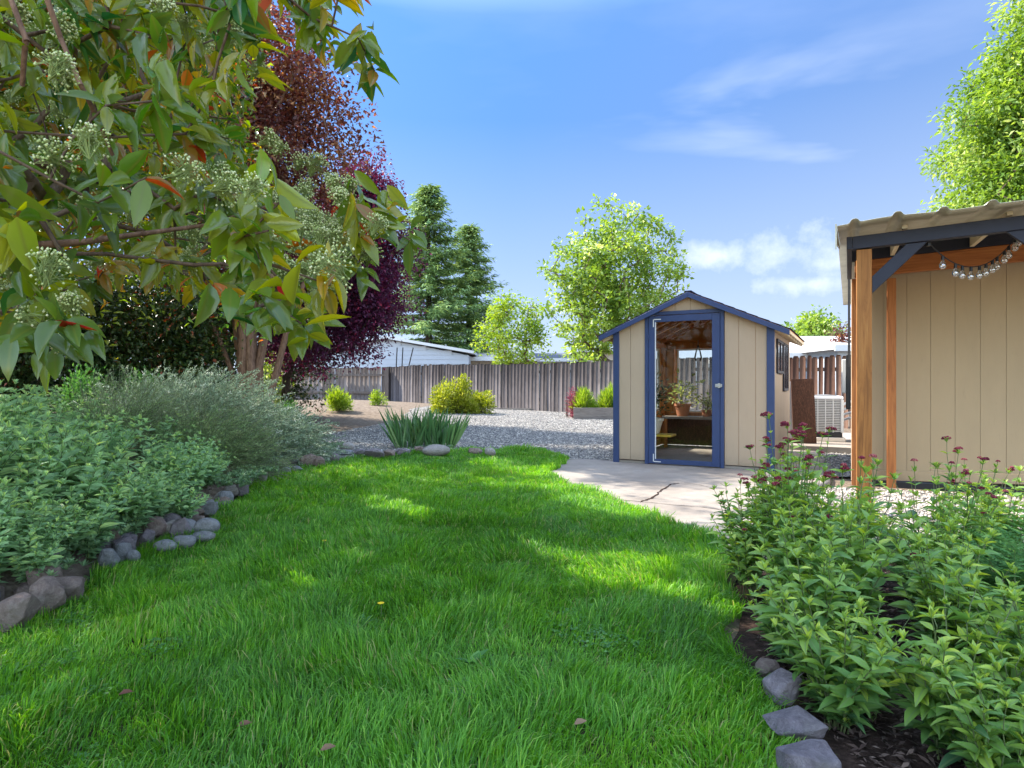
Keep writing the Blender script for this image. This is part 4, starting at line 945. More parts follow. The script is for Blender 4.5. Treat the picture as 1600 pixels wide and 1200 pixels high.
# ---- lawn grass
def grass():
    P = []; 
    def band(y0, y1, dens):
        xs = [-3.2, 1.6]; n = int((y1-y0)*(xs[1]-xs[0])*dens); X = RNG.uniform(*xs, n); Y = RNG.uniform(y0, y1, n)
        k = inside(X+(vnoise(X*5, Y*5, 9)-.5)*.12, Y+(vnoise(X*5, Y*5, 19)-.5)*.12, LAWN) & (np.abs(X) < Y*.83+.4); return X[k], Y[k]
    B = [band(1.45, 2.6, 15500), band(2.6, 3.8, 12500), band(3.8, 5.5, 9500), band(5.5, 7.5, 7000), band(7.5, 10.6, 5000)]
    X = np.concatenate([b[0] for b in B]); Y = np.concatenate([b[1] for b in B]); n = len(X)
    tuft = vnoise(X*3.2, Y*3.2, 1)*.6+vnoise(X*8.5, Y*8.5, 2)*.4
    h = (.028+.105*tuft**1.4)*RNG.uniform(.5, 1.4, n)
    th = vnoise(X*1.7, Y*1.7, 3)*9+vnoise(X*6, Y*6, 4)*4+RNG.normal(0, .9, n)
    lean = np.clip(RNG.normal(.45, .28, n)+.35*(vnoise(X*4.5, Y*4.5, 6)-.5), .05, 1.5)
    d = np.stack([np.cos(th), np.sin(th)], -1)*lean[:, None]
    a = RNG.uniform(0, np.pi, n); wd = RNG.uniform(.0014, .0028, n)*(1+np.clip(Y-2.5, 0, 9)*.22)
    S = np.stack([np.cos(a), np.sin(a), np.zeros(n)], -1)*wd[:, None]
    base = np.stack([X, Y, H(X, Y)+.012], -1)
    p1 = base+np.concatenate([d*.28*h[:, None], (h*.5)[:, None]], 1)
    p2 = base+np.concatenate([d*.70*h[:, None], (h*.86)[:, None]], 1)
    p3 = base+np.concatenate([d*1.25*h[:, None], (h*(1.03-.25*np.minimum(lean, 1)))[:, None]], 1)
    V = np.stack([base-S, base+S, p1-S*.9, p1+S*.9, p2-S*.6, p2+S*.6, p3], 1).reshape(-1, 3)
    o = np.arange(n)[:, None]*7
    q = np.concatenate([o+np.array([[0,1,3,2]]), o+np.array([[2,3,5,4]])]); t = o+np.array([[4,5,6]])
    r_ = np.clip(RNG.normal(.42, .24, n)+.7*(vnoise(X*1.1, Y*1.1, 12)-.5)+.25*(vnoise(X*5, Y*5, 13)-.5), 0, .93); r_[RNG.random(n) < .035+.05*(vnoise(X*2.1, Y*2.1, 33) > .72)] = 1.0
    link('grass', make_mesh('grass', V, q, t, True, np.repeat(r_, 7)), M['grass'], kind='stuff', label='lush uncut green lawn grass', cat='grass'); print('blades', n)
grass()
def flowerhead(P, n, rad, br, dome=.7):
    d = unit(RNG.normal(size=(n, 3))); d[:, 2] = np.abs(d[:, 2])*dome; c = np.array(P)+d*rad*RNG.uniform(.75, 1.1, (n, 1))
    base = np.array([(1,0,0),(-1,0,0),(0,1,0),(0,-1,0),(0,0,1),(0,0,-1)], float)*br
    V = (c[:, None]+base[None]*RNG.uniform(.7, 1.2, (n, 1, 1))).reshape(-1, 3)
    f = np.array([(0,2,4),(2,1,4),(1,3,4),(3,0,4),(2,0,5),(1,2,5),(3,1,5),(0,3,5)]); t = (f[None]+np.arange(n)[:, None, None]*6).reshape(-1, 3)
    return V, None, t, np.repeat(RNG.random(n), 6)
# ---- dandelions and weeds in the lawn
for i, (px, py, lab) in enumerate(((595, 950, 'yellow dandelion flower in the middle of the lawn'), (507, 850, 'small yellow dandelion flower farther back on the lawn'))):
    x, y = gpt(px, py, .09); o = empty('dandelion', (x, y, .02), 0, label=lab, cat='flower')
    q = MB(); q.tube([(0, 0, 0), (.003, 0, .085)], .0018, 5); q.build('stem', M['stem'], o)
    q = MB()
    for k in range(14):
        a = k*.449; q.add([(0, 0, .086), (.013*math.cos(a-.2), .013*math.sin(a-.2), .094), (.016*math.cos(a), .016*math.sin(a), .093), (.013*math.cos(a+.2), .013*math.sin(a+.2), .094)], [(0,1,2,3)])
    q.build('petals', M['dand'], o)
for i, (px, py, lab) in enumerate(((735, 1030, 'broad leaved weed in the lawn right of centre'), (735, 1085, 'second broad leaved weed nearer the camera in the lawn'), (560, 975, 'small pale weed leaf near the middle dandelion'), (12, 1052, 'weed with rounded leaves at the left bottom of the lawn'))):
    x, y = gpt(px, py, .06); k = 7; th = np.linspace(0, 6, k)+RNG.random(k)
    D = np.stack([np.cos(th), np.sin(th), np.full(k, .9)], -1); a = Acc()
    a.add(*leaves(np.zeros((k, 3))+[0, 0, .03], D, np.tile([0, 0, 1.], (k, 1)), RNG.uniform(.05, .09, k), .42, 2, .1, .25))
    o = link('weed', a.mesh('weed', True), M['lf_fern'], label=lab, cat='weed'); o.location = (x, y, .01)
for i, (px, py, lab) in enumerate(((185, 1090, 'fallen reddish leaf on the lawn at lower left'), (370, 1140, 'curled pale brown leaf on the lawn at lower left'), (500, 1178, 'dark red fallen leaf at the bottom of the lawn'), (897, 1137, 'dry brown leaf on the lawn near the right bed'))):
    x, y = gpt(px, py, .06); a = Acc(); a.add(*leaves(np.array([[0, 0, .07.__float__()]]), np.array([[1., .4, .15]]), np.array([[.1, -.3, 1.]]), .045, .5, 2, .3, .1, rnd=np.array([.2*i])))
    o = link('fallen_leaf', a.mesh('fallen_leaf', True), M['dead_leaf'], label=lab, cat='fallen leaf'); o.location = (x, y, .0)
def clover():
    n = 60000; X = RNG.uniform(-3, 1.6, n); Y = RNG.uniform(1.5, 9, n); k = inside(X, Y, LAWN) & (vnoise(X*1.4, Y*1.4, 71)*.6+vnoise(X*5, Y*5, 72)*.4 > .62); X = X[k]; Y = Y[k]; n = len(X)
    P = np.repeat(np.stack([X, Y, RNG.uniform(.030, .065, n)], -1), 3, 0); az = np.tile([0, 2.09, 4.19], n)+np.repeat(RNG.uniform(0, 6, n), 3); D = np.stack([np.cos(az), np.sin(az), RNG.uniform(-.1, .5, 3*n)], -1)
    a = Acc(); a.add(*leaves(P, D, np.tile([0, 0, 1.], (3*n, 1))+RNG.normal(0, .2, (3*n, 3)), .013*RNG.uniform(.7, 1.3, 3*n), .8, 1, .1, .1)); link('clover', a.mesh('clover'), M['lf_fern'], kind='stuff', label='patches of small clover leaves in the lawn', cat='clover')
clover()
# ---- valerian plants
def valerian_mesh(ns, h, spread, nodes, lmax, flower, seed, lean=(0, 0), w=.36):
    global RNG
    sv = RNG; RNG = np.random.default_rng(seed)
    st = Acc(); lf = Acc(); fw = Acc(); nf = 0
    for s in range(ns):
        a = RNG.uniform(0, 6.28); r0 = RNG.uniform(0, .07); hh = h*RNG.uniform(.62, 1.08); out = spread*RNG.uniform(.15, 1)
        b = np.array([math.cos(a)*r0, math.sin(a)*r0, 0]); top = np.array([math.cos(a)*out+lean[0], math.sin(a)*out+lean[1], hh])
        t = np.linspace(0, 1, nodes+1); pts = b+(top-b)*np.stack([t**1.5, t**1.5, t], -1)+RNG.normal(0, .004, (nodes+1, 3))
        dd = unit(np.diff(pts, axis=0)); rr = .0042*(1-.6*t)
        st.add(*tubes(pts[:-1], pts[1:], rr[:-1], rr[1:], 5))
        ph = RNG.uniform(0, 3.14)
        for i in range(1, nodes+1):
            u = t[i]
            if RNG.random() < .06 or u < .10: continue
            d = dd[min(i, nodes-1)]; fl_here = False
            az = ph+i*1.571; s1 = np.array([math.cos(az), math.sin(az), 0]); L = lmax*(.55+.45*math.sin(min(1, u*1.25)*2.6))*(1-.45*max(0, u-.75)/.25)*RNG.uniform(.8, 1.2)
            P = np.array([pts[i], pts[i]]); D = np.array([s1, -s1])+d*RNG.uniform(.35, 1.0)+RNG.normal(0, .15, (2, 3)); Nn = np.array([d, d])-np.array([s1, -s1])*.3+RNG.normal(0, .12, (2, 3))
            lf.add(*leaves(P, D, Nn, L, w, 3, RNG.uniform(.15, .4), RNG.uniform(.1, .5, 2), rnd=np.clip(RNG.normal(.35+.35*u, .18, 2), 0, 1)))
            if RNG.random() < .45:   # axillary small leaves
                P = np.repeat(P, 2, 0); D2 = np.repeat(D, 2, 0)*.6+d+RNG.normal(0, .4, (4, 3)); lf.add(*leaves(P, D2, np.repeat(Nn, 2, 0)+RNG.normal(0, .3, (4, 3)), L*.5, w, 2, .3, .2, rnd=np.clip(RNG.normal(.7, .15, 4), 0, 1)))
        # leafy tip
        k = 5; az = RNG.uniform(0, 6.28, k); D = np.stack([np.cos(az)*.5, np.sin(az)*.5, np.ones(k)], -1)
        lf.add(*leaves(np.tile(pts[-1], (k, 1)), D, -D*np.array([1,1,-.3]), lmax*.38, w, 2, .3, .05, rnd=np.clip(RNG.normal(.8, .12, k), 0, 1)))
        if RNG.random() < flower:
            tip = pts[-1]+dd[-1]*RNG.uniform(.02, .07); st.add(*tubes([pts[-1]], [tip], .0022, .0016, 5)); nb = 1+(RNG.random() < .6)*2
            for _ in range(nb):
                c = tip+RNG.normal(0, .010, 3)*(nb > 1); sh = RNG.uniform(0, .7); V, q, tt, r_ = flowerhead(c, 52, RNG.uniform(.010, .019), .0040); fw.add(V, q, tt, np.clip(r_*.5+sh, 0, 1)); nf += 1
    RNG = sv
    return st.mesh('stems'), lf.mesh('leaves', True), (fw.mesh('flower_heads') if nf else None)
def plant(loc, mm, mats, rz=0, sc=1, name='valerian', **kw):
    o = empty(name, loc, rz, **kw); o.scale = (sc,)*3
    link('stems', mm[0], mats[0], o); link('leaves', mm[1], mats[1], o)
    if mm[2]: link('flower_heads', mm[2], mats[2], o)
    return o
VM = (M['stem'], M['lf_val'], M['lf_flower']); VR = (M['stem'], M['lf_val_r'], M['lf_flower'])
VL = [valerian_mesh(18, .62, .38, 10, .150, .0, 40+i, lean=(.10, -.04)) for i in range(4)]
VRt = [valerian_mesh(13, .90, .24, 12, .105, .7, 60), valerian_mesh(13, .82, .27, 11, .115, .4, 61)]+[valerian_mesh(17, .68, .27, 12, .118, .06, 70+i) for i in range(2)]+[valerian_mesh(18, .48, .27, 10, .115, .0, 80+i) for i in range(2)]
# left bed
rr = random.Random(2)
lp = [(-2.62, 3.05, .55), (-2.95, 3.45, .75), (-2.62, 3.85, .7), (-3.35, 3.9, .95), (-3.0, 4.25, .9), (-2.75, 4.55, .75), (-3.6, 4.5, 1.0), (-3.15, 4.8, .95), (-2.72, 5.05, .75), (-3.9, 4.95, 1.05), (-3.45, 5.35, 1.0), (-3.0, 5.5, .9),
      (-4.3, 5.45, 1.05), (-3.8, 5.9, 1.0), (-3.3, 6.0, .85), (-2.75, 5.45, .6), (-4.7, 6.05, 1.1), (-4.2, 6.5, 1.05), (-3.65, 6.5, .85), (-5.2, 6.7, 1.05), (-3.0, 6.1, .65), (-3.75, 4.2, 1.0), (-4.5, 7.1, .95), (-3.25, 3.35, .8), (-2.5, 4.3, .6), (-3.4, 4.35, .9), (-4.05, 5.6, .95), (-5.0, 7.4, .95)]
for i, (x, y, s) in enumerate(lp):
    near = 'at the front of' if y < 4.0 else 'in the middle of' if y < 5.6 else 'at the back of'
    plant((x, y, Hf(x, y)-.03), VL[i % 4], VM, rr.uniform(-.9, .9), s*rr.uniform(.85, 1.15)*(.86 if y > 4.7 else 1), label='leafy blue green valerian %s the left bed' % near, cat='plant', group='valerian plants %s the left bed' % near)
for i, (x, y, s) in enumerate(((-2.52, 3.55, .5), (-2.62, 4.15, .5), (-2.56, 4.75, .48), (-2.62, 5.2, .6), (-2.78, 5.75, .55), (-2.62, 2.95, .55), (-2.48, 3.75, .6), (-2.5, 4.2, .55), (-2.42, 4.65, .5), (-2.5, 3.3, .45), (-2.42, 3.22, .45), (-2.50, 3.05, .55), (-2.56, 2.86, .6), (-2.78, 3.12, .85), (-3.0, 2.95, .9), (-3.1, 3.35, .95), (-2.72, 3.5, .7), (-2.9, 2.75, .6), (-3.3, 3.6, .95), (-2.85, 2.6, .7), (-3.2, 3.0, .8), (-3.0, 6.45, .45), (-2.75, 3.3, .6), (-2.95, 3.9, .75), (-2.5, 4.45, .42))):
    plant((x, y, Hf(x, y)-.04), VL[(i+1) % 4], VM, rr.uniform(-.6, .6), s, label='low valerian shoots leaning over the stones of the left bed', cat='plant', group='low valerian shoots along the left edging')
# right bed
rp = [(1.02, 2.02, 4, .75), (1.28, 1.85, 4, .85), (1.10, 2.35, 2, .80), (1.33, 2.55, 2, .95), (1.62, 2.35, 3, .80), (1.12, 2.75, 3, .92), (1.50, 2.85, 1, .85), (1.80, 2.70, 2, .95), (1.24, 3.15, 0, .98),
      (1.98, 3.05, 1, .92), (1.42, 3.42, 0, .92), (2.25, 3.25, 0, .90), (1.86, 3.55, 2, .80), (2.55, 3.50, 1, .86), (1.16, 3.50, 3, .70), (1.52, 1.72, 5, .95), (2.85, 3.75, 2, .85), (1.18, 2.95, 0, .86), (1.30, 3.30, 0, .95), (1.62, 3.45, 0, .86), (1.08, 3.25, 1, .78), (1.16, 2.12, 5, .72), (1.36, 1.72, 4, .72), (1.62, 1.98, 5, .85), (1.25, 1.65, 5, .62), (1.75, 2.2, 4, .8), (1.08, 2.5, 4, .6)]
for i, (x, y, v, s) in enumerate(rp):
    if v < 2: lab, g = 'tall crimson flowered valerian at the back of the right bed', 'flowering valerian plants at the back of the right bed'
    elif v < 4: lab, g = 'leafy green valerian in the middle of the right bed', 'leafy valerian plants in the middle of the right bed'
    else: lab, g = 'low flowerless valerian at the near end of the right bed', 'low valerian plants at the near end of the right bed'
    plant((x+(.12 if x < 1.35 and y > 2.6 else 0), y, .01), VRt[v], VR, rr.uniform(0, 6), s*rr.uniform(.9, 1.08), label=lab, cat='plant', group=g)
# ---- generic leafy mounds
def bush(name, loc, rad, n, L, W, mat, stemm=None, lab='', cat='shrub', lod=1, up=.4, nst=24, seed=1, shell=.5, lumps=9, **kw):
    """loc = base centre; rad = (rx, ry, height)"""
    global RNG
    sv = RNG; RNG = np.random.default_rng(seed)
    o = empty(name, loc, 0, label=lab, cat=cat, **kw)
    c = unit(RNG.normal(size=(lumps, 3)))*RNG.uniform(.35, .72, (lumps, 1)); c[:, 2] = np.abs(c[:, 2])
    which = RNG.integers(0, lumps, n); d = unit(RNG.normal(size=(n, 3))); r_ = RNG.random(n)**shell*RNG.uniform(.28, .5, lumps)[which]
    P = c[which]+d*r_[:, None]; P[:, 2] = np.abs(P[:, 2]); P = P*np.array([rad[0], rad[1], rad[2]])
    D = unit(d+unit(P)*.6+np.array([0, 0, up])+RNG.normal(0, .3, (n, 3))); Nn = RNG.normal(0, .5, (n, 3))+np.array([0, 0, 1.])
    a = Acc(); a.add(*leaves(P, D, Nn, L*RNG.uniform(.6, 1.25, n), W, lod, .2, .15)); link('foliage', a.mesh('foliage'), mat, o)
    idx = RNG.integers(0, n, nst); A = np.zeros((nst, 3)); A[:, :2] = RNG.normal(0, .05, (nst, 2))*rad[0]; B = P[idx]; mid_ = (A+B)/2+np.array([0, 0, .1])*rad[2]
    a = Acc(); a.add(*tubes(A, mid_, .010, .007, 4)); a.add(*tubes(mid_, B, .007, .003, 4)); link('stems', a.mesh('stems'), stemm or M['bark_d'], o)
    RNG = sv; return o
def needlebush(name, loc, rad, ns, L, nl, ll, mat, lab, seed, flow=(.6, -.35, .1), ww=.22):
    global RNG
    sv = RNG; RNG = np.random.default_rng(seed)
    o = empty(name, loc, 0, label=lab, cat='shrub')
    d = unit(RNG.normal(size=(ns, 3))); d[:, 2] = np.abs(d[:, 2]); P = d*RNG.uniform(.35, .92, (ns, 1))*np.array(rad)*(1+.25*(vnoise(d[:, 0]*3+5, d[:, 1]*3+5, seed)-.5))[:, None]
    D = unit(d*.8+np.array(flow)*RNG.uniform(.4, 1.3, (ns, 1))+np.array([0, 0, .25])+RNG.normal(0, .25, (ns, 3)))
    Ls = L*RNG.uniform(.5, 1.2, ns); k = 4
    A = [P]; drp = RNG.uniform(.1, .5, ns)
    for j in range(1, k+1):
        u = j/k; A.append(P+D*(Ls*u)[:, None]+np.stack([np.zeros(ns), np.zeros(ns), -drp*Ls*u*u], -1))
    st = Acc()
    for j in range(k): st.add(*tubes(A[j], A[j+1], .0022, .0016, 3))
    link('stems', st.mesh('stems'), M['stem_grey'], o)
    u = (np.arange(nl)+.5)/nl; pos = P[:, None]+D[:, None]*(Ls[:, None]*u[None])[..., None]; pos[..., 2] -= (drp*Ls)[:, None]*u[None]**2
    n = ns*nl; pos = pos.reshape(-1, 3); DD = np.repeat(D, nl, 0)*.8+RNG.normal(0, .6, (n, 3)); rn = np.clip(np.repeat(RNG.normal(.4, .2, ns), nl)+np.tile(u*.25, ns)+RNG.normal(0, .08, n), 0, 1)
    a = Acc(); a.add(*leaves(pos, DD, RNG.normal(size=(n, 3)), ll*RNG.uniform(.7, 1.3, n), ww, 0, .1, 0, rnd=rn)); link('foliage', a.mesh('foliage'), mat, o)
    RNG = sv; return o
def gz(x, y, dz=0): return (x, y, Hf(x, y)+dz)
needlebush('trailing_shrub', gz(-3.85, 8.1, -.1), (1.15, 1.2, 1.12), 2500, .36, 38, .028, M['lf_grey'], 'large silvery grey green trailing shrub below the multi stemmed tree', 1, ww=.3)
needlebush('trailing_shrub', gz(-3.25, 8.5, -.1), (.85, .95, .66), 1700, .32, 36, .028, M['lf_grey'], 'lower right hand silvery shrub spilling towards the stone edging', 2, ww=.3)
needlebush('trailing_shrub', gz(-4.85, 8.7, -.1), (1., .9, 1.05), 1200, .36, 34, .028, M['lf_grey'], 'silvery shrub at the back below the dark hedge', 5, ww=.3)
needlebush('rosemary', gz(-3.25, 6.9, -.08), (.8, .85, .70), 1900, .30, 34, .022, M['lf_ros'], 'fine leaved olive green rosemary mound between valerian and silvery shrub', 3, ww=.16)
needlebush('rosemary', gz(-4.05, 6.7, -.08), (.75, .8, .95), 1500, .32, 32, .022, M['lf_ros'], 'taller fine leaved olive green rosemary behind the valerian', 4, ww=.16)
bush('shrub', gz(-3.6, 10.3, -.05), (.58, .55, .98), 3600, .05, .5, M['lf_fern'], None, 'rounded dark green leafy shrub right of the silvery shrubs', seed=8, nst=40)
bush('shrub', gz(-4.95, 18.2), (.55, .5, .75), 2600, .10, .28, M['lf_lime'], None, 'pale feathery shrub on the bare mound by the corner fence', seed=9, up=1.2)
bush('shrub', gz(-4.3, 20.6), (.35, .35, .55), 900, .07, .45, M['lf_lime'], None, 'small pale leafy seedling on the mound near the fence corner', seed=10)
bush('shrub', gz(-1.72, 18.9, -.05), (.74, .65, 1.42), 7000, .085, .55, M['lf_yellow'], None, 'bright yellow green shrub in front of the grey fence', seed=11, nst=50, lumps=14)
bush('shrub', gz(-1.05, 19.0, -.05), (.52, .5, 1.0), 3800, .085, .55, M['lf_yellow'], None, 'lower right hand yellow green shrub joined to the bigger one', seed=12, nst=30)
bush('shrub', (1.72, 17.75, Hf(1.72, 17.75)), (.40, .35, .98), 2600, .05, .5, M['lf_red'], None, 'pinkish red shrub behind the left end of the raised bed', seed=13)
bush('shrub', (3.1, 18.3, Hf(3.1, 18.3)), (.6, .4, .98), 1500, .05, .5, M['lf_purple'], None, 'dark purple shrub behind the raised bed grass', seed=14)
bush('shrub', (2.45, 4.62, -.02), (.36, .30, .36), 2600, .035, .5, M['lf_lime'], M['stem'], 'lime green low plant at the foot of the cedar post', seed=15)
bush('shrub', gz(-5.3, 9.7, -.05), (.8, .5, 1.0), 3800, .055, .55, M['lf_fern'], None, 'mid green leafy shrub in front of the dark hedge', seed=116, nst=40)
bush('shrub', gz(-6.6, 9.6, -.05), (.7, .5, 1.15), 3400, .06, .5, M['lf_fern'], None, 'green leafy shrub farther left in front of the dark hedge', seed=117, nst=40)
bush('shrub', gz(-6.3, 13.6), (.7, .6, 1.2), 3500, .06, .5, M['lf_hedge'], None, 'dark green shrub left of the multi stemmed trunk', seed=16)
bush('shrub', gz(-6.2, 15.6, -.1), (1.1, .8, 2.1), 5200, .08, .5, M['lf_green'], None, 'variegated light green shrub behind the trunk by the corner fence', seed=17)
bush('shrub', gz(-5.15, 14.6, -.1), (.5, .5, .8), 1800, .06, .5, M['lf_fern'], None, 'small green shrub at the foot of the corner fence', seed=18)
# raised bed grass
def tuft(name, loc, rx, ry, n, h, wd, mat, lab, cat, lean=.35, seed=1, lod=2, **kw):
    global RNG
    sv = RNG; RNG = np.random.default_rng(seed)
    P = np.column_stack([RNG.uniform(-rx, rx, n), RNG.uniform(-ry, ry, n), np.zeros(n)]); D = np.column_stack([P[:, 0]/rx*lean+RNG.normal(0, .13, n), RNG.normal(0, .15, n), np.ones(n)])
    a_ = RNG.uniform(0, 6.28, n); Nn = np.column_stack([np.cos(a_), np.sin(a_), np.zeros(n)])
    a = Acc(); a.add(*leaves(P, D, Nn, h*RNG.uniform(.6, 1.1, n), wd, lod, .12, RNG.uniform(-.12, .22, n))); o = link(name, a.mesh(name, True), mat, label=lab, cat=cat, **kw); o.location = loc
    RNG = sv; return o
for i_, (x_, h_, r_, lab_) in enumerate(((2.05, .55, .42, 'left hand bushy lime plant in the raised bed'), (2.75, .66, .5, 'middle bushy lime plant in the raised bed'), (3.5, .6, .5, 'right hand bushy lime plant in the raised bed behind the shed'))):
    bush('bed_plant', (x_, 17.75, .38), (r_, .42, h_), 2600, .17, .12, M['lf_lime'], M['stem'], lab_, 'plant', up=1.6, seed=140+i_, nst=30)
# iris: three fans close together
for i, (x, y, n, s, lab) in enumerate(((-1.80, 10.95, 80, .74, 'left hand clump of dark green sword shaped iris leaves'), (-1.50, 11.0, 70, .68, 'middle clump of sword shaped iris leaves behind the stone edging'), (-1.20, 10.95, 76, .70, 'right hand clump of iris leaves leaning right'))):
    tuft('iris', gz(x, y, -.01), .20, .14, n, s, .070, M['lf_iris'], lab, 'iris', .5, 30+i)
# ferny plants, right bed
def ferny(loc, nf, L, lab, seed, name='ferny_plant'):
    global RNG
    sv = RNG; RNG = np.random.default_rng(seed); o = empty(name, loc, 0, label=lab, cat='plant'); st = Acc(); lf = Acc()
    for i in range(nf):
        a = RNG.uniform(0, 6.28); l = L*RNG.uniform(.6, 1.1); sp = RNG.uniform(.2, .9); k = 12; t = np.linspace(0, 1, k+1)
        pts = np.stack([math.cos(a)*sp*l*t, math.sin(a)*sp*l*t, l*(t*1.0-.45*sp*t*t)], -1); st.add(*tubes(pts[:-1], pts[1:], .003*(1-t[:-1]*.7), .003*(1-t[1:]*.7), 4)); d = unit(np.diff(pts, axis=0))
        side = np.array([-math.sin(a), math.cos(a), 0])
        for j in range(4, k+1):
            for sg in (-1, 1):
                ll = l*.26*math.sin((j-3)/(k-2)*2.6+.25); m_ = 6; u = np.linspace(.15, 1, m_); dr = unit(d[j-1]*.6+side*sg)
                P = pts[j]+dr*(ll*u)[:, None]; s2 = np.cross(dr, [0, 0, 1.])
                for s3 in (-1, 1): lf.add(*leaves(P, dr*.6+s2*s3+RNG.normal(0, .1, (m_, 3)), np.tile([0, 0, 1.], (m_, 1)), ll*.36*(1.15-u*.5), .42, 0, .1, 0, rnd=np.full(m_, RNG.random())))
    link('stems', st.mesh('stems'), M['stem'], o); link('fronds', lf.mesh('fronds'), M['lf_fern'], o); RNG = sv; return o
for i, (x, y, n, L, lab) in enumerate(((2.15, 2.75, 34, .46, 'large dark green ferny plant in the mulch at the right edge'), (2.55, 3.0, 30, .46, 'ferny plant touching the right edge of the view'), (2.0, 3.15, 24, .42, 'ferny green plant half hidden behind the valerian'), (1.98, 2.45, 16, .30, 'small ferny plant nearest the camera in the mulch'), (2.75, 3.4, 30, .45, 'ferny plant at the back by the gravel strip'))):
    ferny((x, y, .01), n, L, lab, 90+i)
# sedum rosettes on the left edging
def sedum(loc, rx, ry, n, lab, seed, s=.022):
    global RNG
    sv = RNG; RNG = np.random.default_rng(seed); lf = Acc()
    for i in range(n):
        c = np.array([RNG.uniform(-rx, rx), RNG.uniform(-ry, ry), RNG.uniform(.02, .07)]); k = 9; az = np.arange(k)*2.4; el = np.linspace(.2, 1.3, k); tl = RNG.normal(0, .35, 2)
        D = np.stack([np.cos(az)*np.cos(el)+tl[0], np.sin(az)*np.cos(el)+tl[1], np.sin(el)], -1); lf.add(*leaves(np.tile(c, (k, 1)), D, np.stack([-np.cos(az)*np.sin(el), -np.sin(az)*np.sin(el), np.cos(el)+.2], -1), s*(1.35-el*.4), .45, 2, .15, -.1, rnd=np.clip(np.full(k, RNG.random())*.6+el*.3, 0, 1)))
    o = link('sedum', lf.mesh('sedum', True), M['lf_sed'], label=lab, cat='plant'); o.location = loc; RNG = sv; return o
sedum((-2.52, 3.78, .16), .20, .20, 70, 'low sedum rosettes between the leaning slabs of the left edging', 1, .036)
sedum((-2.34, 3.28, .12), .12, .14, 26, 'small pale sedum beside the nearest rocks of the left bed', 2, .040)
sedum((-2.62, 6.2, .16), .22, .55, 200, 'pale creeping plant spilling over the edging halfway along the bed', 3, .040)
sedum((-2.75, 9.15, .16), .30, .35, 120, 'creeping plant on the stones at the far end of the bed', 4, .036)
sedum((-1.2, 10.45, .03), .30, .10, 40, 'small green creeper below the iris leaves', 5, .03)
# ================================================================== ROCKS
def rock(px, py, wpx, hpx, mat, lab, seed, rounded=False, flat=1.0, rz=0, tiltv=(0, 0), group=None, dpt=.75):
    z0 = .06; Y = (CAMH-z0)/((py+hpx*.5-600)/F); X = (px-800)/F*Y; w_ = wpx/F*Y/2; h_ = max(.03, hpx/F*Y/2*1.15)
    rr = random.Random(seed); bm = bmesh.new()
    if rounded:
        bmesh.ops.create_icosphere(bm, subdivisions=3, radius=1)
        for v in bm.verts:
            n_ = float(vnoise(v.co.x*1.3+seed, v.co.y*1.3+v.co.z, seed))-.5; v.co *= 1+.28*n_
    else:
        for i in range(26):
            d = Vector((rr.gauss(0, 1), rr.gauss(0, 1), rr.gauss(0, 1))).normalized()
            s = max(abs(d.x), abs(d.y), abs(d.z)); bm.verts.new(d/(s**.75)*rr.uniform(.82, 1.05))
        r_ = bmesh.ops.convex_hull(bm, input=bm.verts)
        bmesh.ops.delete(bm, geom=[g for g in r_['geom_interior'] if isinstance(g, bmesh.types.BMVert)], context='VERTS')
        bmesh.ops.bevel(bm, geom=list(bm.edges), offset=.07, segments=2, affect='EDGES', profile=.6)
        bmesh.ops.triangulate(bm, faces=bm.faces); bmesh.ops.subdivide_edges(bm, edges=[e for e in bm.edges if e.calc_length() > .25], cuts=1, use_grid_fill=True)
        for v in bm.verts:
            n_ = float(vnoise(v.co.x*4+seed, v.co.y*4+v.co.z*3, seed))-.5; v.co *= 1+.09*n_
    for v in bm.verts: v.co = Vector((v.co.x*w_, v.co.y*w_*dpt, v.co.z*h_*flat))
    me = bpy.data.meshes.new('rock'); bm.to_mesh(me); bm.free()
    if rounded: me.polygons.foreach_set('use_smooth', [True]*len(me.polygons))
    else: me.polygons.foreach_set('use_smooth', [False]*len(me.polygons))
    o = link('edging_stone', me, M[mat], label=lab, cat='rock', group=group)
    zc_ = CAMH-(py-600)/F*Y; o.location = (X, Y, zc_); o.rotation_euler = (R(tiltv[0]), R(tiltv[1]), R(rz)); return o
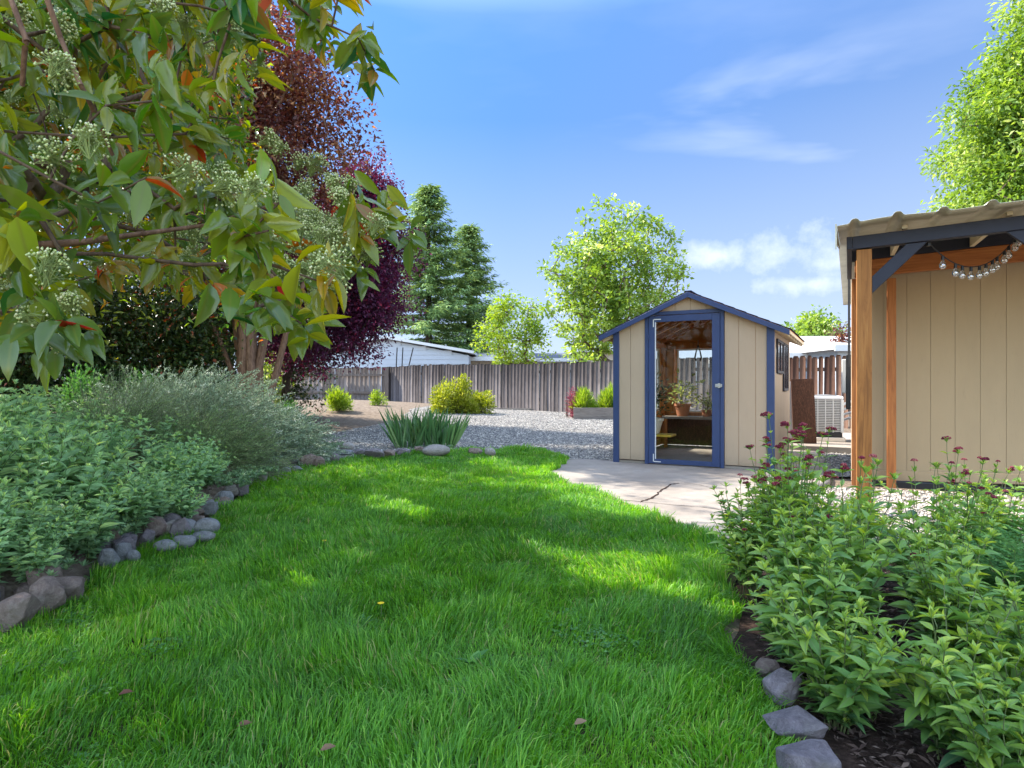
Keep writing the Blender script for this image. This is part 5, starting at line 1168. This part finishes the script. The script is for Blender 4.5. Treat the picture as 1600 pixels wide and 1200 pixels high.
RK = [
 (22, 958, 70, 50, 'rock_red', 'big reddish boulder at the far left bottom of the bed edging', 0, 0, 25, (0, -10)),
 (72, 930, 52, 46, 'rock_red', 'brown red rock with a flat face just right of the biggest boulder', 0, 0, 0, (0, 20)),
 (100, 918, 56, 34, 'rock_red', 'low brownish stone half sunk in grass below the sedum', 0, 0, 10, (0, 12)),
 (70, 878, 40, 56, 'rock_purple', 'steep leaning slab left of the sedum rosettes', 0, 0, 10, (0, 35)),
 (150, 840, 34, 62, 'rock_purple', 'tall purple grey slab leaning right above the sedum', 0, 0, 15, (0, -32)),
 (172, 838, 34, 52, 'rock_red', 'brown slab leaning behind the purple grey slab', 0, 0, 30, (0, -25)),
 (170, 872, 30, 30, 'rock_grey', 'grey angular block at the foot of the leaning slabs', 0, 0, 0, (0, 0)),
 (193, 862, 24, 26, 'rock_grey', 'small grey upright stone right of the angular block', 0, 0, 30, (0, 0)),
 (209, 868, 20, 16, 'rock_grey', 'dark small pebble stone half hidden by grass', 1, 0, 0, (0, 0)),
 (212, 806, 36, 40, 'rock_purple', 'dark slab hidden in the shade under the valerian', 0, 0, 0, (0, -15)),
 (258, 853, 34, 16, 'rock_grey', 'flat speckled grey cobble lowest in the group of five', 1, 0, 0, (0, 0)),
 (287, 846, 34, 18, 'rock_grey', 'flat grey cobble between the low one and the round pair', 1, 0, 10, (0, 0)),
 (288, 824, 40, 26, 'rock_grey', 'left of the two rounded blue grey cobbles by the lawn', 1, 0, 0, (0, 0)),
 (322, 823, 40, 26, 'rock_grey', 'right of the two rounded blue grey cobbles by the lawn', 1, 0, 0, (0, 0)),
 (318, 838, 36, 14, 'rock_grey', 'thin flat cobble below the right rounded cobble', 1, 0, 0, (0, 0)),
 (328, 792, 22, 24, 'rock_grey', 'grey upright stone above the rounded cobbles', 0, 0, 0, (0, 0)),
 (300, 800, 26, 20, 'rock_red', 'reddish stone tucked behind the rounded cobbles', 0, 0, 0, (0, 0)),
 (352, 778, 24, 20, 'rock_grey', 'grey stone under the pale creeping plant', 0, 0, 20, (0, 0)),
 (376, 766, 24, 18, 'rock_purple', 'purplish stone under the pale creeping plant', 0, 0, 0, (0, 0)),
 (411, 743, 14, 20, 'rock_pale', 'pale narrow upright stone where the creeping plant ends', 1, 0, 0, (0, 0)),
 (421, 737, 14, 18, 'rock_red', 'first small reddish stone after the pale upright one', 0, 0, 0, (0, 10)),
 (430, 733, 12, 15, 'rock_purple', 'small slanted stone second after the pale upright one', 0, 0, 0, (0, -20)),
 (441, 726, 20, 14, 'rock_red', 'slanted reddish block of the upper row of the low wall', 0, 0, 0, (0, -15)),
 (446, 734, 16, 10, 'rock_grey', 'grey stone of the lower row of the low wall', 0, 0, 0, (0, 0)),
 (460, 722, 18, 15, 'rock_purple', 'squarish grey block in the low wall', 0, 0, 0, (0, 0)),
 (452, 713, 9, 9, 'rock_pale', 'small pale pebble lying on top of the low wall', 1, 0, 0, (0, 0)),
 (466, 731, 16, 8, 'rock_grey', 'thin grey stone below the squarish block', 0, 0, 0, (0, 0)),
 (482, 720, 30, 20, 'rock_red', 'mossy brown stone in the low wall', 0, 0, 0, (0, 0)),
 (500, 722, 18, 16, 'rock_red', 'brown stone right of the mossy one', 0, 0, 0, (0, 0)),
 (523, 716, 14, 14, 'rock_purple', 'rounded stone left of the flat grey slab', 1, 0, 0, (0, 0)),
 (537, 707, 34, 9, 'rock_grey', 'flat grey slab at the far end of the bed', 0, 0, 0, (0, 0)),
 (542, 698, 22, 13, 'rock_pale', 'whitish rock resting behind the flat grey slab', 1, 0, 0, (0, 0)),
 (562, 707, 20, 10, 'rock_purple', 'dark flat stone right of the flat grey slab', 0, 0, 0, (0, 0)),
 (585, 708, 32, 15, 'rock_purple', 'dark purple slate slab standing on edge at the lawn end', 0, 0, 0, (0, 8)),
 (608, 708, 20, 10, 'rock_red', 'small brown stone below the left iris clump', 0, 0, 0, (0, 0)),
 (630, 706, 24, 10, 'rock_purple', 'low dark stone below the iris leaves', 0, 0, 0, (0, 0)),
 (655, 703, 16, 11, 'rock_red', 'small stone left of the large pinkish rock', 0, 0, 0, (0, 0)),
 (680, 704, 44, 16, 'rock_pale', 'large pale pinkish rock under the right iris clump', 1, 0, 0, (0, 0)),
 (743, 705, 24, 10, 'rock_red', 'flat pinkish slab stone on the gravel edge', 0, 0, 0, (0, 0)),
 (766, 706, 18, 12, 'rock_pale', 'round white stone beside the flat pinkish slab', 1, 0, 0, (0, 0)),
 (1222, 1072, 60, 46, 'rock_purple', 'purple grey slate under the valerian at the lawn edge', 0, 0, 20, (0, 25)),
 (1200, 1042, 40, 20, 'rock_red', 'reddish stone above the purple slates', 0, 0, 0, (0, 0)),
 (1242, 1130, 84, 30, 'rock_purple', 'middle purple slate slab at the lower right lawn edge', 0, 0, 5, (0, 4)),
 (1262, 1188, 100, 44, 'rock_purple', 'nearest purple slate slab at the bottom of the picture', 0, 0, -5, (0, -5)),
]
for i, r_ in enumerate(RK):
    px, py, wpx, hpx, mt, lab, rd, fl_2, rz, tl = r_
    rock(px, py, wpx*1.02, hpx*.98, mt, lab, 100+i, bool(rd), 1.0, rz, tl)
for i, (px, py, wp, hp, lab) in enumerate(((1592, 868, 50, 10, 'flat stone at the right edge between ferny plant and gravel'),)):
    rock(px, py, wp, hp, 'rock_pale', lab, 300+i, False, 1, 0, (0, 0))
rs = random.Random(8)
for i in range(40):
    y_ = rs.uniform(2.6, 9.6) if i % 2 else rs.uniform(2.6, 5.6); x_ = float(np.interp(y_, [q_[1] for q_ in BEDL], [q_[0] for q_ in BEDL]))-rs.uniform(.0, .16)
    px_ = 800+x_/y_*F; py_ = 600+(CAMH-.07-rs.uniform(0, .05))/y_*F; w0 = rs.uniform(.07, .16)/y_*F; rock(px_, py_, w0, w0*rs.uniform(.5, .9), rs.choice(['rock_grey', 'rock_red', 'rock_purple', 'rock_pale', 'rock_red']), 'small rough filler stone among the larger rocks edging the left bed', 400+i, rs.random() < .3, 1, rs.uniform(0, 90), (rs.uniform(-12, 12), rs.uniform(-20, 20)), group='small filler stones of the left edging', dpt=.8)
# ================================================================== TREES
def clumps(c, rad, n, seed, p=.42, keep=None, cut=.0, fr=1.1):
    rg = np.random.default_rng(seed); o = []
    while len(o) < n:
        d = unit(rg.normal(size=(n*2, 3))); r_ = rg.random(n*2)**p; lump = .72+.5*vnoise(d[:, 0]*2.2+seed, d[:, 1]*2.2+d[:, 2]*2.9, seed)
        P = np.array(c)+d*(r_*lump)[:, None]*np.array(rad)
        k = vnoise(P[:, 0]*fr, P[:, 1]*fr+P[:, 2]*fr*1.3, seed+3) > cut; P = P[k]
        if keep is not None: P = P[keep(P)]
        o += list(P)
        if len(P) == 0: break
    return [Vector(p) for p in o[:n]]
def leafcloud(targets, per, rc, L, W, mat, parent, org, seed, lod=1, droop=.2, up=0., flat=.7, name='crown', smooth=False, clumpvar=.22, dirv=None):
    global RNG
    sv = RNG; RNG = np.random.default_rng(seed); T = np.array([tuple(t) for t in targets]); n = len(T)*per; C = np.repeat(T, per, 0)
    off = np.clip(RNG.normal(0, 1, (n, 3)), -1.6, 1.6)*rc*np.array([1, 1, flat]); P = C+off; kk = sunmask(P) if SPOTS and T[0][0] < -3 else np.ones(n, bool); D = unit(off)*.7+RNG.normal(0, .5, (n, 3))+np.array([0, 0, up])
    if dirv is not None: D = D+np.array(dirv)
    Nn = RNG.normal(0, .55, (n, 3))+np.array([0, 0, 1.]); rn = np.clip(np.repeat(RNG.normal(.45, clumpvar, len(T)), per)+RNG.normal(0, .18, n), 0, 1)
    a = Acc(); a.add(*leaves(P[kk], D[kk], Nn[kk], (L*RNG.uniform(.6, 1.2, n))[kk], W, lod, .2, droop, rnd=rn[kk])); o = link(name, a.mesh(name, smooth, org), mat, parent); RNG = sv; return o
def tree(name, base, trunk, targets, lab, barkm, r_tip=.008, r_max=.2, wob=.06, segs=3, k=6, cat='tree', **kw):
    o = empty(name, base, 0, label=lab, cat=cat, **kw)
    A, B, ra, rb = grow([Vector(base)]+[Vector(p) for p in trunk], targets, segs, wob, r_tip, r_max, rng=random.Random(len(targets)))
    a = Acc(); a.add(*tubes(A, B, ra, rb, k)); link('trunk', a.mesh('trunk', True, base), barkm, o); return o
for _p in ((620, 795, .20), (665, 810, .13), (845, 738, .42), (800, 762, .25), (900, 765, .35), (960, 785, .38), (1010, 800, .3), (955, 900, .18), (900, 870, .16), (770, 725, .3), (470, 905, .07), (1010, 885, .14), (850, 855, .12), (1060, 925, .12), (325, 985, .07), (1150, 960, .10), (560, 870, .09)):
    SPOTS.append((*gpt(_p[0], _p[1], .05), _p[2]))  # chosen lawn spots; leaves on their sun rays are removed to shape light patches
# photinia on the left, overhanging the lawn
PB = (-4.3, 5.3, .3)
POLY_PH = [(-260, -160), (430, -160), (400, 40), (345, 110), (345, 190), (380, 262), (460, 330), (560, 330), (585, 372), (520, 410), (520, 470), (470, 505), (390, 500), (330, 455), (250, 415), (170, 425), (120, 490), (30, 520), (-260, 600)]
POLY_TR = [(380, -80), (560, -80), (588, 40), (560, 100), (500, 105), (470, 60), (390, 60)]
def samp(poly, n, y0, y1, seed, pw=1.0):
    rg = np.random.default_rng(seed); P = np.array(poly); o = []
    while len(o) < n:
        x = rg.uniform(P[:, 0].min(), P[:, 0].max(), n); y = rg.uniform(P[:, 1].min(), P[:, 1].max(), n); k = inside(x, y, poly)
        for a, b in zip(x[k], y[k]): o.append(PX(a, b, y0+(y1-y0)*rg.random()**pw))
    return o[:n]
fg = samp(POLY_PH, 200, 1.15, 2.2, 1, .9)+samp(POLY_TR, 14, 1.6, 2.4, 3)+[PX(*p) for p in ((585, 110, 1.9), (560, 60, 1.8), (598, 350, 1.9), (640, 375, 1.95), (606, 330, 1.95), (560, 330, 1.8), (470, 505, 1.6), (400, 480, 1.5), (100, 500, 1.2), (60, 540, 1.3), (560, 400, 1.8))]
md = samp(POLY_PH, 520, 2.2, 4.8, 2)
fgk = lambda P: (((P[:, 0])/P[:, 1]*F+800) < 330+np.clip((P[:, 1]-4)*22, 0, 100)) | ((CAMH-P[:, 2])/P[:, 1]*F+600 < -40)
can = clumps((-4.1, 6.6, 4.3), (2.5, 3.2, 2.0), 460, 5, .5, fgk)+clumps((-1.9, 4.3, 4.6), (2.0, 1.9, .9), 210, 6, .6, lambda P: (CAMH-P[:, 2])/P[:, 1]*F+600 < -60)+clumps((-3.4, 3.2, 4.3), (2.0, 2.0, 1.4), 240, 7, .6, lambda P: (CAMH-P[:, 2])/P[:, 1]*F+600 < -60)
can += clumps((-7.2, 7.4, 4.4), (2.2, 3.2, 1.8), 230, 8, .5, fgk)
ph = tree('photinia', PB, [(-4.1, 5.0, 1.2), (-3.7, 4.3, 2.0), (-3.0, 3.4, 2.2), (-2.2, 2.4, 2.0), (-1.6, 1.75, 1.75)], fg+md+can, 'photinia with glossy leaves and cream flower clusters overhanging from upper left', M['bark'], .0024, .07, .05, 3, 5)
def limb(V_, rads):
    q_ = Acc(); A_ = np.array(V_[:-1]); B_ = np.array(V_[1:]); q_.add(*tubes(A_, B_, np.array(rads[:-1]), np.array(rads[1:]), 8)); link('limb', q_.mesh('limb', True, PB), M['bark_b'], ph)
limb([PX(-60, 380, 1.5), PX(60, 383, 1.5), PX(130, 378, 1.52), PX(215, 366, 1.58), PX(320, 352, 1.7), PX(430, 318, 1.8)], [.010, .0095, .008, .006, .005, .003])
limb([PX(60, -40, 1.25), PX(95, 60, 1.3), PX(125, 130, 1.3), PX(150, 180, 1.35), PX(175, 240, 1.4)], [.0055, .0052, .005, .0045, .004])
limb([PX(10, -20, 1.2), PX(40, 60, 1.2), PX(35, 130, 1.25)], [.005, .005, .0045])
def whorls(T, per, L, seed, lod, dv, spread=.035, W=.40):
    global RNG
    sv = RNG; RNG = np.random.default_rng(seed); T = np.array([tuple(t) for t in T]); T = T[sunmask(T)] if len(T) > 200 else T; nT = len(T); n = nT*per; ax = unit(RNG.normal(0, .45, (nT, 3))+np.array(dv)); 
    C = np.repeat(T, per, 0); X = np.repeat(ax, per, 0); j = np.tile(np.arange(per), nT); az = j*2.4+np.repeat(RNG.uniform(0, 6, nT), per)
    s1 = unit(np.cross(X, np.array([0, 0, 1.])+RNG.normal(0, .01, 3))); s2 = np.cross(X, s1); rd = s1*np.cos(az)[:, None]+s2*np.sin(az)[:, None]
    P = C-X*(j*.016)[:, None]+rd*.004; D = X*.55+rd*.75+np.array([.05, 0, -.48])+RNG.normal(0, .32, (n, 3)); Nn = X*.6+np.array([0, -.25, .8])+RNG.normal(0, .35, (n, 3))
    rn = np.clip(np.repeat(RNG.beta(1.2, 1.25, nT), per)*.93+RNG.normal(0, .10, n), 0, .935); sp = RNG.random(n) < .035; rn[sp] = RNG.uniform(.93, 1, sp.sum())
    r_ = leaves(P, D, Nn, L*RNG.uniform(.65, 1.2, n), W*RNG.uniform(.85, 1.15, n), lod, RNG.uniform(.05, .55, n), RNG.uniform(-.12, .42, n), rnd=rn); RNG = sv; return r_
a = Acc(); a.add(*whorls(fg, 8, .094, 1, 3, (.35, -.25, -.25))); a.add(*whorls(fg[::2], 5, .072, 4, 3, (.1, -.3, .4))); a.add(*whorls(md, 12, .088, 2, 2, (.35, -.2, -.1)))
link('leaves', a.mesh('leaves', True, PB), M['lf_phot'], ph)
a = Acc(); a.add(*whorls(can, 78, .115, 3, 1, (.2, -.1, .1), W=.45)); 
nl_ = len(a.V[0])//5; V = a.V[0]+np.repeat(np.random.default_rng(9).normal(0, .24, (nl_, 3)), 5, 0)
cc_ = V.reshape(-1, 5, 3).mean(1); kk = sunmask(cc_) & ((cc_[:, 0]/cc_[:, 1]*F+800 < 340+np.clip((cc_[:, 1]-4)*22, 0, 90)) | ((CAMH-cc_[:, 2])/cc_[:, 1]*F+600 < -30)); V = V.reshape(-1, 5, 3)[kk].reshape(-1, 3); n_ = kk.sum(); o5 = np.arange(n_)[:, None]*5
a.V = [V]; a.r = [a.r[0].reshape(-1, 5)[kk].ravel()]; a.m = [a.m[0].reshape(-1, 5)[kk].ravel()]; a.q = [np.concatenate([o5+np.array([[0, 1, 2, 4]]), o5+np.array([[0, 4, 2, 3]])])]
link('upper_leaves', a.mesh('upper_leaves', True, PB), M['lf_phot'], ph)
# flower clusters
def corymb(c, R0, nb, br, axis):
    global RNG
    d = unit(RNG.normal(size=(nb, 3))+np.array(axis)*1.1); P = c+d*R0*RNG.uniform(.72, 1.05, (nb, 1))
    base = np.array([(1,0,0),(-.5,.86,0),(-.5,-.86,0),(0,0,1.1),(0,0,-1.1)], float)*br
    V = (P[:, None]+base[None]*RNG.uniform(.7, 1.25, (nb, 1, 1))).reshape(-1, 3); f = np.array([(0,1,3),(1,2,3),(2,0,3),(1,0,4),(2,1,4),(0,2,4)])
    t = (f[None]+np.arange(nb)[:, None, None]*5).reshape(-1, 3)
    k = max(4, nb//5); mid_ = c+d[:k]*R0*.45; bs = (V, None, t, np.repeat(RNG.random(nb), 5))
    st = [tubes(np.tile(c-np.array(axis)*R0*.6, (k, 1)), mid_, .0013, .0010, 3), tubes(mid_[np.arange(nb) % k], P, .0007, .0005, 3)]
    return bs, st
bd = Acc(); stt = Acc()
fl_pts = samp([(p[0]+8, p[1]) for p in POLY_PH], 60, 1.2, 2.2, 21)+samp(POLY_PH, 170, 2.0, 3.4, 22)+samp([(400, 210), (560, 300), (600, 380), (520, 480), (440, 500), (430, 400), (380, 300)], 40, 1.7, 2.3, 23)+[PX(*p) for p in ((140, 230, 1.25), (85, 250, 1.3), (110, 480, 1.35), (105, 540, 1.4), (55, 500, 1.4), (390, 60, 1.7), (360, 40, 1.6), (400, 110, 1.8), (255, 20, 1.5), (20, 20, 1.4), (430, 390, 1.7), (470, 370, 1.8), (520, 360, 1.9), (540, 340, 1.95), (445, 420, 1.7), (480, 430, 1.8), (495, 470, 1.8))]
for p in fl_pts:
    RR = RNG.uniform(.028, .052); b_, s2 = corymb(np.array(p)*.97+np.array([0, 0, .033]), RR, int(RNG.uniform(60, 110)), .0029, unit(RNG.normal(0, .5, 3)+np.array([.3, -.3, .5]))); bd.add(*b_)
    for s in s2: stt.add(*s)
link('flower_clusters', bd.mesh('flower_clusters', False, PB), M['bud'], ph); link('flower_stalks', stt.mesh('flower_stalks', False, PB), M['stalk'], ph)

# bronze leaved tree with the fanned multi stem trunk
BB = (-4.75, 11.6, Hf(-4.75, 11.6)-.05)
bt = empty('bronze_tree', BB, 0, label='bronze leaved tree with a fan of smooth brown stems', cat='tree')
tg = clumps((-5.45, 12.0, 5.5), (2.2, 2.0, 2.9), 520, 31, .62, lambda P: P[:, 2] > 2.3, .12)
stm = Acc(); heads = []
for i, (dx, dy, hh, r0) in enumerate(((-.95, .1, 2.9, .05), (-.50, .25, 3.2, .06), (-.22, -.05, 3.3, .085), (-.04, .2, 3.4, .075), (.1, -.05, 3.4, .08), (.32, .1, 3.0, .09), (.75, .35, 2.8, .07), (.22, .3, 2.7, .06))):
    f0 = Vector(BB)+Vector((dx*.20, dy*.3, 0)); pts = [f0+Vector((dx*(.1+.9*t**2.0)+.05*math.sin(t*6+i*1.9), dy*t+.04*math.sin(t*5+i), hh*t)) for t in (0, .12, .25, .4, .6, .8, 1)]
    rads = np.array([r0*1.35, r0*1.15, r0, r0*.95, r0*.8, r0*.7, r0*.6]); A_ = np.array(pts[:-1]); B_ = np.array(pts[1:]); stm.add(*tubes(A_, B_, rads[:-1], rads[1:], 9)); heads.append(pts[-1])
link('trunk', stm.mesh('trunk', True, BB), M['bark_b'], bt)
br = Acc()
for i, h in enumerate(heads):
    sub = [t for t in tg if min(range(len(heads)), key=lambda j: (heads[j]-t).length) == i]
    if sub: A, B, ra, rb = grow([h], sub, 3, .05, .007, .06, rng=random.Random(i)); br.add(*tubes(A, B, ra, rb, 5))
link('limbs', br.mesh('limbs', True, BB), M['bark_b'], bt)
leafcloud(tg, 150, .25, .10, .55, M['lf_bronze'], bt, BB, 41)
# purple tree
UB = (-5.45, 15.3, Hf(-5.45, 15.3)-.05)
up = clumps((-4.3, 15.0, 3.5), (1.8, 1.8, 2.35), 470, 33, .62, lambda P: P[:, 2] > 1.45, .10)
up += clumps((-3.55, 15.0, 5.0), (.95, 1.1, 1.5), 110, 133, .6)+clumps((-3.3, 14.8, 3.2), (.75, .9, 1.1), 60, 134, .6)
pt = tree('purple_tree', UB, [(-5.4, 15.3, 1.2), (-5.0, 15.2, 2.4), (-4.5, 15.1, 3.2)], up, 'dark purple plum tree with red tips hanging above the corner fence', M['bark_d'], .008, .14)
leafcloud(up, 150, .23, .09, .55, M['lf_purple'], pt, UB, 42)
# conifers
def conifer(base, Ht, Rad, lab, seed, lean=0, lo=.12):
    global RNG
    sv = RNG; RNG = np.random.default_rng(seed); o = empty('conifer', base, 0, label=lab, cat='tree'); st = Acc(); lf = Acc(); z = Ht*lo
    st.add(*tubes([(0, 0, 0), (0, 0, Ht*.5)], [(0, 0, Ht*.5), (0, 0, Ht)], np.array([.28, .16]), np.array([.16, .02]), 8))
    while z < Ht*.985:
        u = z/Ht; rr_ = Rad*(1-u)**.78*(.86+.3*RNG.random()); nb = int(4+RNG.integers(0, 4))
        for b in range(nb):
            if RNG.random() < .10: continue
            a = RNG.uniform(0, 6.28); L = rr_*RNG.uniform(.6, 1.15)+.15; k = max(3, int(L/.22)); t = np.linspace(0, 1, k+1); rise = .25*(u-.35)
            pts = np.stack([math.cos(a)*L*t, math.sin(a)*L*t, z+L*(rise*t-.16*t*t+.22*t**3)], -1); st.add(*tubes(pts[:-1], pts[1:], .035*(1-t[:-1]*.85)*(1.1-u), .035*(1-t[1:]*.85)*(1.1-u), 4))
            per = 13; C = np.repeat(pts[1:], per, 0)+RNG.normal(0, .17, (k*per, 3))*np.array([1, 1, .35]); dr = np.array([math.cos(a), math.sin(a), .0]); sd = np.array([-math.sin(a), math.cos(a), 0]); n = k*per
            D = dr*.7+sd*RNG.normal(0, .9, (n, 1))+np.array([0, 0, 1.])*RNG.normal(-.12, .22, (n, 1)); lf.add(*leaves(C, D, RNG.normal(0, .3, (n, 3))+[0, 0, 1.], RNG.uniform(.22, .46, n), .26, 0, .1, .2, rnd=np.clip(RNG.normal(.4, .18, n)+.12*np.repeat(t[1:], per), 0, 1)))
        z += (.13+.20*(1-u))*RNG.uniform(.7, 1.3)
    link('trunk', st.mesh('trunk', True), M['bark_d'], o); link('crown', lf.mesh('crown'), M['lf_con'], o); RNG = sv; return o
conifer((-5.2, 40, .2), 13.4, 4.6, 'taller left hand conifer behind the white garage', 51)
conifer((-2.9, 43, .2), 11.6, 4.0, 'shorter right hand conifer behind the white garage', 52)
bush('shrub', (-6.3, 38.5, 0), (1.6, 1.4, 4.35), 6000, .16, .5, M['lf_yellow'], None, 'yellow green bush top showing above the white garage roof', seed=61)
# leafy tree beyond the fence
CB = (3.75, 24.5, .2)
tg = clumps((3.75, 24.5, 4.55), (2.45, 2.3, 3.2), 330, 35, .55, lambda P: (P[:, 2] > 1.9), .22, 1.4)+[Vector(PX(*p)) for p in ((895, 548, 23), (905, 562, 22.5), (925, 568, 22.5), (940, 318, 24), (958, 322, 24), (1050, 370, 24), (1066, 425, 24), (1040, 360, 24), (915, 340, 24), (998, 335, 24.2), (875, 400, 24), (855, 420, 24))]
ct = tree('leafy_tree', CB, [(3.7, 24.5, 1.0), (3.75, 24.4, 1.9)], tg, 'large airy light green tree beyond the fence left of the shed', M['bark'], .013, .12, .05, 3)
leafcloud(tg, 50, .20, .18, .62, M['lf_green'], ct, CB, 44, up=.1)
SB = (.25, 27.5, .2)
tg = clumps((.15, 27.5, 2.9), (1.55, 1.3, 1.9), 110, 37, .6, lambda P: P[:, 2] > 1.7, .2)+clumps((-.35, 27.5, 4.3), (.6, .6, 1.0), 26, 38)+clumps((.9, 27.5, 3.6), (.4, .4, 1.0), 20, 39)
st_ = tree('sapling', SB, [(.2, 27.5, 1.0), (.2, 27.5, 1.9)], tg, 'smaller pale green sapling between the conifers and the leafy tree', M['bark'], .010, .07)
leafcloud(tg, 34, .20, .15, .6, M['lf_lime'], st_, SB, 45)
# trees on the right
GB = (15.2, 18.5, 0)
tg = clumps((16.1, 18.5, 8.8), (2.9, 3.0, 4.1), 480, 55, .5, None, .36, .75)+clumps((14.0, 18.2, 6.2), (1.2, 1.2, 1.3), 50, 56)+clumps((14.4, 18.3, 9.1), (1.0, 1.2, 1.9), 50, 58)
gt = tree('broadleaf_tree', GB, [(15.2, 18.5, 2.5), (15.1, 18.5, 4.5)], tg, 'tall bright green tree rising above the outbuilding roof', M['bark'], .012, .25)
leafcloud(tg, 125, .33, .19, .42, M['lf_ash'], gt, GB, 46, droop=.3)
KB = (12.6, 27, 0)
tg = clumps((12.7, 27, 2.9), (1.25, 1.2, 1.3), 90, 57, .5, lambda P: P[:, 2] > 1.6)
kt = tree('small_tree', KB, [(12.6, 27, 1.3)], tg, 'small dark green tree above the white roof between the sheds', M['bark'], .010, .1)
leafcloud(tg, 70, .24, .19, .6, M['lf_green'], kt, KB, 47)
JB = (11.8, 23, 0)
tg = clumps((11.85, 23, 2.75), (.55, .5, .5), 22, 59)
jt = tree('red_leaved_tree', JB, [(11.8, 23, 1.5)], tg, 'brownish red leaved treetop beside the outbuilding edge', M['bark_d'], .008, .05)
leafcloud(tg, 24, .16, .11, .6, M['lf_bronze'], jt, JB, 48)
# hedge behind the left bed: separate shrubs with stems
hd = [(-6.1, 11.6, 2.6, 'dark evergreen hedge shrub just left of the fanned trunk'), (-7.3, 11.2, 2.7, 'dark hedge shrub second from the fanned trunk'), (-8.5, 10.9, 2.6, 'dark hedge shrub third from the fanned trunk'), (-9.9, 10.8, 2.9, 'thin stemmed hedge shrub near the left edge'), (-7.9, 13.6, 3.6, 'tall hedge shrub standing behind the others'), (-10.2, 13.2, 3.8, 'tall hedge shrub at the far left rear'), (-6.6, 14.2, 3.8, 'tall dark hedge shrub directly behind the fanned trunk'), (-5.9, 16.9, 3.4, 'dark hedge shrub between purple tree and corner fence')]
for i, (x, y, h, lab) in enumerate(hd):
    hb = (x, y, Hf(x, y)-.05); tg = clumps((x, y, h*.58+.2), (1.05, .9, h*.60), 190, 70+i, .6, lambda P: P[:, 2] > .45, .1)
    t_ = tree('hedge_shrub', hb, [(x, y, .8)], tg, lab, M['bark_d'], .006, .05, cat='shrub')
    leafcloud(tg, 70 if i != 3 else 40, .19, .10, .52, M['lf_hedge'], t_, hb, 80+i)
# labels inside the planted groups: the outermost ones are told apart by place
by = {}
for o in COL.objects:
    if o.parent is None and o.get('group') and o.get('kind') is None and not str(o['group']).startswith('dark poles'): by.setdefault(o['label'], []).append(o)
for lab, os_ in by.items():
    if len(os_) < 3: continue
    os_.sort(key=lambda o: o.location.x/max(o.location.y, .1)); os_[0]['label'] = 'leftmost '+lab; os_[-1]['label'] = 'rightmost '+lab; mids = os_[1:-1]
    near = min(mids, key=lambda o: o.location.y); far = max(mids, key=lambda o: o.location.y)
    if len(mids) > 2: near['label'] = 'nearest '+lab; far['label'] = 'farthest '+lab
q = MB(); q.bar((-10.5, 9.9, .42), (-5.3, 10.9, .52), .05, .22); q.build('retaining_board', M['rust'], None, label='low reddish board edging behind the silvery shrubs', cat='board')
